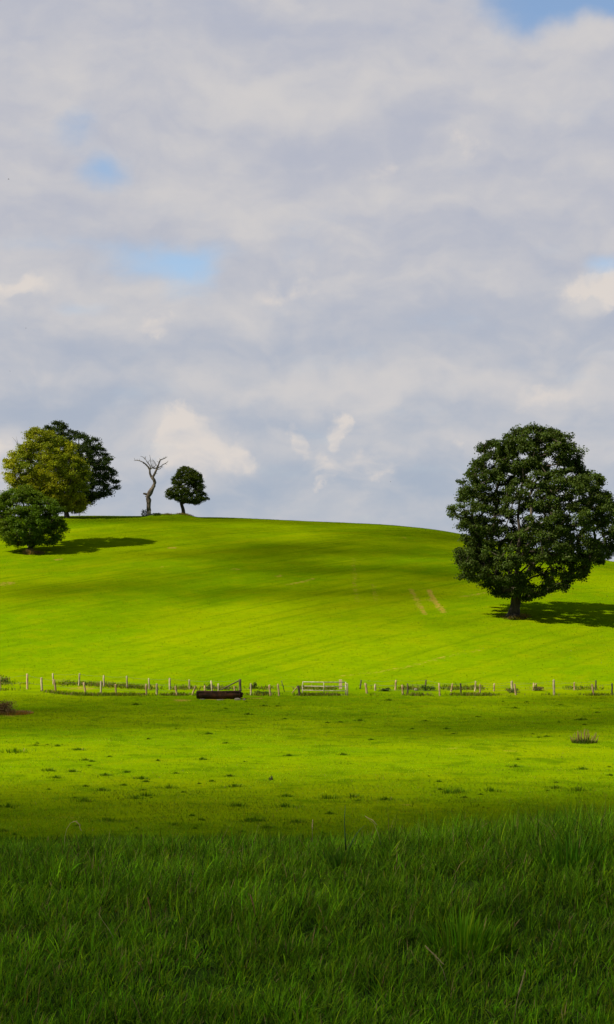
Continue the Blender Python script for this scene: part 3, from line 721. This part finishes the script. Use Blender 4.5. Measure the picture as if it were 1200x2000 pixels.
def limb(pts, r0, r1, dy=0):
    b = MB(); n = len(pts)
    b.tube([sq(u, v, dy*i/(n-1)) for i, (u, v) in enumerate(pts)], [m_*(r0+(r1-r0)*i/(n-1)) for i in range(n)], 6, jit=.08)
    b.build('branch', M_snag, SN)
limb([(345, 440), (330, 415), (320, 385), (318, 345), (300, 315), (278, 288), (255, 268), (235, 255), (205, 243), (175, 236), (148, 236)], 14, 3, -.4)
limb([(345, 440), (365, 410), (380, 380), (395, 345), (405, 315), (420, 285), (430, 250), (440, 228), (470, 218), (495, 208), (522, 190)], 15, 2.5, .3)
limb([(400, 330), (425, 315), (450, 302), (468, 282), (495, 270), (515, 255), (528, 238)], 7, 2.5, .8)
limb([(392, 345), (415, 340), (440, 335), (462, 312), (475, 318)], 6, 1.8, -.5)
limb([(325, 330), (322, 300), (300, 272), (285, 255), (268, 228), (258, 190)], 8, 2.5, .5)
limb([(262, 222), (245, 200), (225, 190), (205, 185)], 4, 1.6, .1)
limb([(320, 340), (345, 322), (370, 330), (398, 320)], 8, 6, .1)
limb([(345, 318), (335, 285), (330, 250), (328, 215), (320, 175)], 5.5, 1.5, -.6)
limb([(358, 322), (352, 290), (352, 250), (345, 215)], 5, 1.5, .9)
limb([(365, 322), (385, 295), (375, 262), (365, 235)], 5, 1.5, -.7)
limb([(405, 305), (390, 280), (378, 255), (368, 240)], 4, 1.5, .3)
limb([(240, 258), (240, 268), (252, 275)], 5, 3, 0); limb([(148, 238), (140, 222), (134, 205)], 3, 1.3); limb([(150, 236), (138, 240), (128, 238)], 2.5, 1)
limb([(430, 262), (412, 250), (396, 240)], 3.5, 1.2, .2); limb([(300, 262), (312, 235), (325, 222)], 3.5, 1.5, .2); limb([(490, 272), (505, 276), (518, 285)], 2.5, 1); limb([(485, 212), (500, 196), (508, 186)], 2.2, 1); limb([(380, 385), (398, 392), (408, 390)], 4, 1.5)
rs = random.Random(3)
for (u, v, du, dv) in [(205, 243, -10, -22), (235, 255, -14, -6), (278, 288, -18, 2), (175, 236, -6, -16), (300, 315, 14, -20), (430, 250, 16, -12), (470, 218, 8, -18), (495, 270, 14, -6), (440, 228, -12, -18), (450, 302, 16, 6), (320, 385, -10, 4),
                      (330, 250, 10, -18), (352, 250, 12, -14), (285, 255, 10, -14), (415, 300, 12, -18), (376, 500, 8, -3), (318, 400, -8, 2), (258, 205, 9, -16)]:
    limb([(u, v), (u+du*.5+rs.uniform(-2, 2), v+dv*.5+rs.uniform(-3, 3)), (u+du*1.3, v+dv*1.3)], 2.6, .9, rs.uniform(-.4, .4))
mb = MB(); mb.tube([sq(305, 648), sq(285, 636), sq(262, 628), sq(240, 624)], R_([20, 15, 12, 9]), 7, jit=.12); mb.tube([sq(300, 668), sq(280, 660), sq(264, 656)], R_([9, 7, 5]), 6, jit=.1)
mb.build('broken_stub', M_post_dark, SN)['label'] = 'dark broken stub jutting left from the trunk'
mb = MB(); mb.tube([sq(345, 575), sq(328, 572), sq(316, 570)], R_([16, 13, 8]), 7, jit=.1); mb.build('burl', M_snag, SN)

# plants at the tree feet
def bush(name, label, at, r, h, n, col, leaf=.10, cat='bush', flat=.7, dry=0.):
    root = empty(name, at, label, cat); rng = np.random.default_rng(int(n+at.x*10) % 9999)
    k = 14; c = np.stack([rng.uniform(-1, 1, k)*r*.75, rng.uniform(-1, 1, k)*r*.7*flat, rng.uniform(.15, .85, k)*h], 1)
    ci = rng.integers(0, k, n); p_ = c[ci]+rng.normal(0, 1, (n, 3))*np.array([r*.2, r*.2, h*.14])
    p_[:, 2] = np.abs(p_[:, 2]) - .05
    nr = rng.normal(0, 1, (n, 3)); nr /= np.linalg.norm(nr, axis=1)[:, None]; t1 = np.cross(nr, rng.normal(0, 1, (n, 3))); t1 /= np.linalg.norm(t1, axis=1)[:, None]; t2 = np.cross(nr, t1)
    s = leaf*rng.uniform(.6, 1.4, n)[:, None]
    V = np.stack([p_-t1*s*.5, p_+t2*s*.3, p_+t1*s*.5, p_-t2*s*.3], 1).reshape(-1, 3)
    cc = np.array(col)[None]*(1+rng.normal(0, .2, (n, 1))); kk = rng.uniform(0, 1, n) < dry; cc[kk] = np.array([.2, .13, .06])
    link('foliage', mesh_np('foliage', V, np.arange(4*n).reshape(-1, 4), 4, np.repeat(np.clip(cc, .003, .5), 4, 0)), M_leaf, root)
    b = MB()
    for i in range(k): b.tube([Vector((c[i][0]*.2, c[i][1]*.2, -.1)), Vector((c[i][0]*.7, c[i][1]*.7, c[i][2]*.6)), Vector(c[i])], [.018, .012, .006], 4)
    me = bpy.data.meshes.new('stems'); b.bm.to_mesh(me); b.bm.free(); link('stems', me, M_bark, root)
    return root
bush('bush', 'small green shrub at the foot of the dead tree', ground_at(283, 1007, 30, 268), .55, 1.1, 900, (.05, .085, .015), .12, dry=.15)
bush('bush', 'low dark weeds between the dead tree and the mound', ground_at(305, 1007, 30, 268), 1.0, .45, 800, (.04, .075, .012), .12, dry=.1)
clump('dry_grass', 'pale dry grass on the left side of the hilltop mound', 'dry grass', ground_at(328, 1005, 30, 268), 260, 1.0, .4, .05, (.24, .24, .05), .3)
clump('dry_grass', 'straw coloured grass around the foot of the small hilltop tree', 'dry grass', ground_at(360, 1005, 30, 268), 420, 1.6, .45, .05, (.32, .27, .10), .3)
clump('dry_grass', 'tan dry grass tuft at the foot of the low tree at the left edge', 'dry grass', ground_at(59, 1082), 520, .9, .9, .05, (.38, .26, .11), .4, spread=.5)
clump('dry_grass', 'sparse brown dead grass right of the low left tree trunk', 'dry grass', ground_at(76, 1082), 260, .8, .6, .04, (.22, .14, .07), .5)
clump('dry_grass', 'brown dry grass ring around the foot of the large oak', 'dry grass', ground_at(1004, 1207), 620, 1.35, .42, .04, (.15, .13, .03), .4, spread=.8)
clump('dry_grass', 'thin reddish dead stems right of the large oak trunk', 'dry grass', ground_at(1022, 1205), 220, .9, .55, .03, (.24, .13, .06), .6)

# ------------------------------------------------------------------ fences
def post_mesh(parent, xt, yt, xb, yb, wpx, tone, name='post', label=None):
    b = ground_at(xb, yb, 60); d = b.y
    top = P(xt, yt, d) + Vector((0, random.uniform(-.06, .06), 0)); s = F/d
    r = wpx/s/2; v = top-b; mb = MB()
    n = 5; pts = [b - v.normalized()*.25] + [b+v*f + Vector((random.uniform(-1, 1), random.uniform(-1, 1), 0))*.012 for f in (0, .33, .66, .97)] + [top]
    mb.tube(pts, [r, r*1.05, r, r*.98, r*.95, r*.6], 7, jit=.08)
    o = mb.build(name, {'p': M_post_pale, 'b': M_post_brown, 'd': M_post_dark}[tone], parent)
    if label: o['label'] = label
    return b, top
def fence(name, label, posts, group, wires=(.45, .92)):
    b0 = ground_at(posts[0][2], posts[0][3], 60); root = empty(name, b0, label, 'fence', group)
    bt = [post_mesh(root, *p) for p in posts]
    for f in wires:
        w_ = MB()
        for (b1, t1), (b2, t2) in zip(bt[:-1], bt[1:]):
            a = b1.lerp(t1, f) + Vector((0, -.05, 0)); c = b2.lerp(t2, f) + Vector((0, -.05, 0)); m = a.lerp(c, .5) - Vector((0, 0, .03+.01*(c-a).length))
            w_.tube([a, m, c], .0055, 4, cap=False)
        w_.build('wire', M_wire, root, smooth=False)
    return root
M_wire, t, o = newmat('fence_wire'); p = principled(t, (.16, .14, .12), .6); p.inputs['Metallic'].default_value = .5; t.l.new(p.outputs[0], o.inputs[0])
G = 'post and wire fences across the valley'
fence('fence', 'near wire fence of short leaning posts from the left edge to the trough', [
 (0, 1322, 1, 1345, 3.6, 'b'), (53.5, 1316, 54, 1346, 4.2, 'b'), (81, 1323, 82.5, 1349.5, 4.2, 'p'), (106, 1327, 109, 1350, 4, 'b'), (164, 1332.5, 167.5, 1354, 4, 'b'), (197.5, 1330, 197.5, 1355, 3.8, 'p'),
 (226, 1336, 227.5, 1356, 3.8, 'b'), (286, 1336, 286.5, 1358, 3.8, 'b'), (306.5, 1335, 307, 1357, 4.2, 'p'), (342.5, 1340, 346, 1358.5, 3.8, 'b')], G)
fence('fence', 'farther wire fence of taller pale posts at the foot of the hill on the left', [
 (104, 1315, 104.5, 1337, 3.2, 'p'), (156, 1315, 154.5, 1339, 3.2, 'p'), (203, 1319, 203, 1341, 3.4, 'p'), (248, 1320, 249, 1344, 3.2, 'p'), (291, 1325, 292, 1346, 3, 'p'), (332, 1324, 332, 1347, 4, 'p'),
 (370, 1327.5, 370.5, 1346, 3.6, 'p'), (412.5, 1329.5, 415, 1349, 3.4, 'p'), (469, 1326.5, 470, 1350, 5.4, 'd', 'post', 'thick dark corner post')], G)
fence('fence', 'short run of posts right behind the rusty trough', [
 (382, 1339.5, 376, 1357.5, 3.2, 'b'), (400, 1339, 400.5, 1351.5, 3.2, 'b'), (427, 1335, 427, 1352.5, 3.6, 'p'), (458, 1340, 459, 1352.5, 3.2, 'b'), (490, 1335, 491, 1358, 3.6, 'p')], G, (.6,))
fence('fence', 'short run of dark and brown posts between the trough and the gate', [
 (526, 1337.5, 529, 1359, 4, 'b'), (543, 1336, 545.5, 1359, 3.6, 'b'), (583, 1339, 586, 1358.5, 4.6, 'd')], G)
fence('fence', 'near wire fence of mixed posts from the gate to the right edge', [
 (714, 1334, 717.5, 1354.5, 4.2, 'b'), (732.8, 1336, 733.5, 1349, 3.8, 'p'), (786, 1337, 787, 1357, 3.8, 'b'), (796.5, 1334.5, 797, 1356, 2.8, 'd'), (858, 1334.5, 859.5, 1359, 3.4, 'b'), (899.5, 1334.5, 901, 1357.5, 3.2, 'd'),
 (938, 1336.5, 938, 1357, 3, 'b'), (1005, 1335.5, 1008, 1357.5, 3.8, 'b'), (1082, 1327.5, 1083, 1357.5, 4.4, 'p'), (1156.5, 1336, 1160.5, 1357.5, 3.8, 'b'), (1195.5, 1334.5, 1196, 1357, 3.4, 'd')], G)
fence('fence', 'farther wire fence of mixed posts at the foot of the hill on the right', [
 (706, 1328, 704, 1345, 2.8, 'd'), (774, 1328, 772.5, 1348, 3.4, 'b'), (832.5, 1327.5, 831, 1346, 3, 'd'), (884, 1335, 881.5, 1351, 3.2, 'b'), (929.5, 1330, 928, 1350, 3.2, 'p'), (966, 1334.5, 965, 1350, 3.2, 'b'),
 (999.6, 1330, 1000.5, 1348.5, 4.6, 'p'), (1043, 1333.5, 1042, 1348.5, 3.2, 'b'), (1047, 1334.5, 1047.5, 1348, 3, 'b'), (1122.5, 1332.5, 1122, 1348, 3, 'b'), (1164.5, 1328.5, 1163.5, 1348, 3, 'd')], G)
# leaning pieces
def stick(name, label, a, b, wpx, mat, cat):
    g_ = ground_at(b[0], b[1], 60); mb = MB(); top = P(a[0], a[1], g_.y-.1); r = wpx/2*g_.y/F
    root = empty(name, g_, label, cat)
    mb.tube([g_-(top-g_).normalized()*.1, g_.lerp(top, .5)+Vector((0, 0, .015)), top], [r, r*.95, r*.8], 7, jit=.06); o = mb.build('beam', mat, root); return root
stick('leaning_pole', 'dark pole slanting up to the thick post behind the trough', (467, 1329.5), (431, 1348), 2.6, M_post_dark, 'pole')
stick('leaning_pole', 'thin brown brace propping the dark gate post on its left', (582, 1340), (571, 1354), 2.0, M_post_brown, 'pole')
stick('leaning_pole', 'thin dark stick leaning left midway between trough and gate', (550, 1330), (556, 1351), 1.5, M_post_dark, 'pole')

# ------------------------------------------------------------------ gate
M_gate = wood_mat('weathered_gate_paint', (.36, .32, .22), (.62, .57, .44), (3, 3, 3), .004)
gl = ground_at(591, 1357.5, 60); dg = gl.y; s = F/dg
GT = empty('field_gate', gl, 'pale weathered field gate with four horizontal bars', 'gate')
def gp(px, py, dy=0): return P(px, py, dg+dy)
for (xa_, y1, xb_, y2) in [(592, 1331.8, 674, 1332.6), (592, 1340, 674.5, 1340.8), (592, 1348, 674.5, 1349.3), (591, 1356.6, 675, 1357.9)]:
    b = MB(); b.tube([gp(xa_, y1), gp((xa_+xb_)/2, (y1+y2)/2+.3), gp(xb_, y2)], .034, 8); b.build('rail', M_gate, GT)
for (px_, y1, y2, r) in [(591.3, 1339, 1358.3, .045), (632.7, 1332, 1357.2, .022), (675.5, 1332, 1358.6, .045)]:
    b = MB(); b.tube([gp(px_, y1, -.04 if r < .03 else 0), gp(px_, y2, -.04 if r < .03 else 0)], r, 8); b.build('upright', M_gate, GT)
b = MB(); b.tube([gp(591.5, 1341, -.06), gp(592, 1331, -.06)], .03, 6); b.build('upright', M_gate, GT)
g_ = ground_at(679, 1358.5, 60); r_ = empty('gate_post', g_, 'stout pale post at the right end of the gate', 'post')
b = MB(); tp = P(678.6, 1334.6, g_.y); b.tube([g_-Vector((0, 0, .2)), g_.lerp(tp, .5), g_.lerp(tp, .97), tp], [.07, .068, .066, .045], 9, jit=.05); b.build('shaft', M_post_pale, r_)
b = MB(); c_ = g_.lerp(tp, .9); b.box(c_+Vector((-.1, -.07, 0)), (.1, .03, .05), bevel=.005); b.build('hinge', M_wire, r_)
M_pink = wood_mat('faded_board', (.42, .27, .20), (.58, .42, .33), (3, 3, 9), .004)
g_ = ground_at(665.5, 1346, 60); r_ = empty('wooden_board', g_, 'faded pinkish board standing upright behind the right end of the gate', 'board')
tp = P(665.5, 1327.5, g_.y); hh_ = tp.z-g_.z
for i, xo in enumerate((-.085, .0, .085)):
    b = MB(); b.box(Vector((g_.x+xo, g_.y, g_.z+hh_*(.5+.01*i))), (.078, .03, hh_), bevel=.004); b.build('plank', M_pink, r_, False)
b = MB(); b.box(Vector((g_.x, g_.y+.032, g_.z+hh_*.7)), (.26, .03, .07), bevel=.004); b.build('batten', M_pink, r_, False)

# ------------------------------------------------------------------ water trough (old tank cut in half) on stones
M_tank, t, o = newmat('rusty_tank'); tcn = t.node('ShaderNodeTexCoord')
na = t.noise(tcn.outputs['Object'], 1.6, 6, .65, .4); nb = t.noise(t.mapping(tcn.outputs['Object'], scale=(6, 6, 1.2)), 1.3, 5, .6)
c = t.mix(t.mrange(na, .42, .68), (.022, .010, .006), (.085, .028, .012)); c = t.mix(t.math('MULTIPLY', t.mrange(nb, .5, .75), .6), c, (.045, .022, .015))
p = principled(t, c, .8, bumpn(t, na, .5, .01)); t.l.new(p.outputs[0], o.inputs[0])
M_water, t, o = newmat('trough_water'); p = principled(t, (.02, .03, .02), .05, spec=.5); t.l.new(p.outputs[0], o.inputs[0])
gt = ground_at(428, 1365, 60); dt = gt.y; m1 = dt/F
TR = empty('water_trough', gt, 'dark rusty long metal water trough lying on stones by the fence', 'trough')
x0, x1 = P(384.5, 1350, dt).x, P(471, 1350, dt).x; zt = P(400, 1350.3, dt).z; zb = P(400, 1364.5, dt).z
hgt = zt-zb; W2 = .55
bm = bmesh.new(); N = 14; ns = 9
def tank_ring(xx, shr, th, lift=0.):
    r = []
    for i in range(N+1):
        a = math.pi*i/N; cy = -math.cos(a)*(W2-th)*shr; cz = -math.sin(a)**.55*(hgt-th)*shr if 0 < i < N else 0
        r.append(Vector((xx, gt.y+cy, zt+cz+lift)))
    return r
outer = []; inner = []
for k in range(ns+1):
    f = k/ns; xx = x0+(x1-x0)*f; e = min(f, 1-f)
    shr = 1.0 if 0 < k < ns else .93
    sag = -.035*math.sin(math.pi*f)+.02*math.sin(f*9)
    outer.append([bm.verts.new(v+Vector((0, 0, sag))) for v in tank_ring(xx, shr, 0)])
    xi = min(max(xx, x0+.05), x1-.05)
    inner.append([bm.verts.new(v+Vector((0, 0, sag))) for v in tank_ring(xi, shr, .03)])
for k in range(ns):
    for i in range(N):
        bm.faces.new((outer[k][i], outer[k][i+1], outer[k+1][i+1], outer[k+1][i])); bm.faces.new((inner[k][i+1], inner[k][i], inner[k+1][i], inner[k+1][i+1]))
    for i in (0, N): bm.faces.new((outer[k][i], outer[k+1][i], inner[k+1][i], inner[k][i]))
for k in (0, ns):
    bm.faces.new(outer[k]); bm.faces.new(inner[k])
    bm.faces.new((outer[k][0], inner[k][0], inner[k][N], outer[k][N]))
bmesh.ops.recalc_face_normals(bm, faces=bm.faces); bmesh.ops.translate(bm, verts=bm.verts, vec=-gt)
me = bpy.data.meshes.new('shell'); bm.to_mesh(me); bm.free(); link('shell', me, M_tank, TR)
b = MB()
for yy in (-W2, W2): b.tube([Vector((x0+.0, gt.y+yy, zt+.005)), Vector(((x0+x1)/2, gt.y+yy, zt-.03)), Vector((x1, gt.y+yy, zt+.005))], .028, 6)
b.build('rim', M_tank, TR)
for f in (.02, .34, .66, .98):
    b = MB(); xx = x0+(x1-x0)*f; b.tube([v+Vector((0, 0, -.035*math.sin(math.pi*f))) for v in tank_ring(xx, 1.012, 0)], .02, 5)
    b.build('band', M_tank, TR)
b = MB(); b.box(Vector(((x0+x1)/2, gt.y, zt-.2)), ((x1-x0)*.93, W2*1.75, .02)); b.build('water', M_water, TR, False)
b = MB(); b.tube([P(468, 1352, dt-.3), P(472.5, 1354, dt-.3), P(472.5, 1362, dt-.3)], [.09, .1, .08], 7, jit=.12); b.tube([P(464, 1356, dt-.4), P(470, 1358, dt-.4)], [.07, .06], 6, jit=.1); b.build('drain_pipe', M_tank, TR)
def stone(label, px, py, w_, h_, grp='stones under and beside the trough'):
    g_ = ground_at(px, py, 60); g_.y -= .35; g_.z = gz(g_.x, g_.y); bm = bmesh.new(); bmesh.ops.create_icosphere(bm, subdivisions=2, radius=.5)
    for v in bm.verts:
        v.co.x = math.copysign(abs(v.co.x)**.7, v.co.x)*w_*.8; v.co.y = math.copysign(abs(v.co.y)**.8, v.co.y)*w_*.6; v.co.z = v.co.z*h_+h_*.25
        v.co *= 1+random.uniform(-.09, .09)
    me = bpy.data.meshes.new('stone'); bm.to_mesh(me); bm.free(); o_ = link('stone', me, M_dirt); o_.location = g_; tag(o_, label, 'stone', grp)
stone('flat pale stone under the left end of the trough', 396, 1366, .4, .08)
stone('long flat pale stone under the middle of the trough', 431, 1367, .6, .08)
stone('grey lump of stone at the right end of the trough', 465, 1367, .5, .2)
stone('small tan stone lying right of the trough', 478, 1367, .22, .16)
stone('small whitish stone in the weeds of the right hand fence', 812, 1348, .3, .25, 'loose stones')

# ------------------------------------------------------------------ small plants
bush('bush', 'small leafy dark bush by the pale post right of the trough', ground_at(494, 1345, 60), .33, .62, 420, (.05, .09, .008), .09, dry=.12)
bush('bush', 'dark weed patch below the dark post in the right hand fence', ground_at(836, 1349, 60), .6, .45, 500, (.05, .095, .008), .1)
bush('bush', 'low weeds at the fence just right of centre', ground_at(750, 1350, 60), .5, .32, 400, (.04, .075, .01), .09)
bush('bush', 'dark weeds around the double post near the right', ground_at(1001, 1353, 60), .6, .4, 420, (.055, .09, .008), .1, dry=.2)
bush('bush', 'brownish weeds beside the paired posts at the right', ground_at(1050, 1349, 60), .5, .35, 380, (.08, .10, .015), .1, dry=.4)
bush('bush', 'thin green weeds climbing behind the trough', ground_at(407, 1347, 60), .45, .6, 400, (.045, .08, .012), .09, dry=.1)
bush('bush', 'low green weeds left of the gate', ground_at(515, 1356, 60), .8, .3, 500, (.035, .075, .010), .09, dry=.1)
bush('bush', 'dark green weeds at the left edge by the fence end', ground_at(3, 1333, 60), .9, .6, 700, (.045, .08, .01), .1, dry=.2)
bush('bramble_mound', 'brown withered bramble mound at the left edge of the lower field', ground_at(-8, 1394, 40), 1.15, .95, 2400, (.13, .075, .035), .10, 'bramble', .9, dry=.4)
clump('dry_grass', 'reddish dry grass spreading right of the bramble mound', 'dry grass', ground_at(24, 1394, 40), 1300, 1.3, .28, .035, (.24, .13, .05), .35, flat=1.6)
M_dock = solid('dock_stem', (.15, .11, .03))
gd = ground_at(1142, 1451, 40); DKR = empty('dock_plant', gd, 'isolated clump of brown upright dock stems in the field at the right', 'plant')
b = MB(); hb = MB(); sd = F/gd.y
for i in range(52):
    f = random.uniform(-1, 1); x = f*.52; y = random.uniform(-.3, .3); h = random.uniform(.26, .68)*(1-.40*abs(f)**1.5)
    a = Vector((gd.x+x, gd.y+y, gz(gd.x+x, gd.y+y)-.03)); tp = a+Vector((x*.22+random.uniform(-.06, .06), random.uniform(-.08, .05), h))
    b.tube([a, a.lerp(tp, .5)+Vector((random.uniform(-.015, .015), 0, 0)), tp], [.009, .008, .005], 4)
    hb.tube([a.lerp(tp, .35), a.lerp(tp, .6), a.lerp(tp, .9), tp+Vector((0, 0, .02))], [.008, .014, .012, .005], 5, jit=.3)
b.build('stems', M_dock, DKR)['kind'] = 'stuff'; hb.build('seed_spikes', M_dock, DKR)['kind'] = 'stuff'
clump('dock_leaves', 'green leaves around the foot of the brown dock clump', 'plant', gd + Vector((0, -.02, 0)), 420, .55, .26, .03, (.05, .09, .012), .12)
for (px_, py_, h, lab) in [(530, 1524, .17, 'small dark thistle left of centre in the lower field')]:
    g_ = ground_at(px_, py_, 30); bush('weed', lab, g_, 0.10, h, 60, (.065, .11, .004), .035, 'weed')

# ------------------------------------------------------------------ birds
M_bird = solid('dark_feather', (.03, .03, .035))
def bird(px_, py_, d, span, bank_, lab):
    c_ = P(px_, py_, d); root = empty('bird', c_, lab, 'bird', 'birds far off in the sky')
    b = MB(); L_ = span*.22
    b.tube([c_+Vector((-L_, 0, 0)), c_+Vector((-L_*.6, 0, .0)), c_, c_+Vector((L_*.7, 0, .005)), c_+Vector((L_*1.3, 0, 0))], [.004, span*.045, span*.065, span*.035, span*.01], 7)
    b.build('body', M_bird, root)
    for s_ in (-1, 1):
        bm = bmesh.new(); w_ = span/2; cz_ = .35*bank_
        ring = [(0, -.09), (0, .09), (.45, .10), (1, -.03), (.5, -.07)]
        up_ = [bm.verts.new((y_*span*1.0, s_*u_*w_*.6, abs(u_)*w_*cz_+.006)) for u_, y_ in ring]; dn = [bm.verts.new((v.co.x, v.co.y, v.co.z-.01)) for v in up_]
        bm.faces.new(up_); bm.faces.new(dn[::-1])
        for i in range(5): bm.faces.new((up_[i], up_[(i+1) % 5], dn[(i+1) % 5], dn[i]))
        bmesh.ops.recalc_face_normals(bm, faces=bm.faces)
        me = bpy.data.meshes.new('wing'); bm.to_mesh(me); bm.free(); link('wing', me, M_bird, root)
bird(17, 350, 300, .75, .6, 'tiny dark bird high at the left edge above the small blue gaps')
bird(51, 641, 350, .5, 1.2, 'tiny dark bird at the left below the middle of the clouds')
bird(763, 941, 400, .55, 1.0, 'tiny dark bird low over the hill right of centre')
bird(20, 725, 400, .6, .4, 'faint tiny bird at the left edge above the trees')
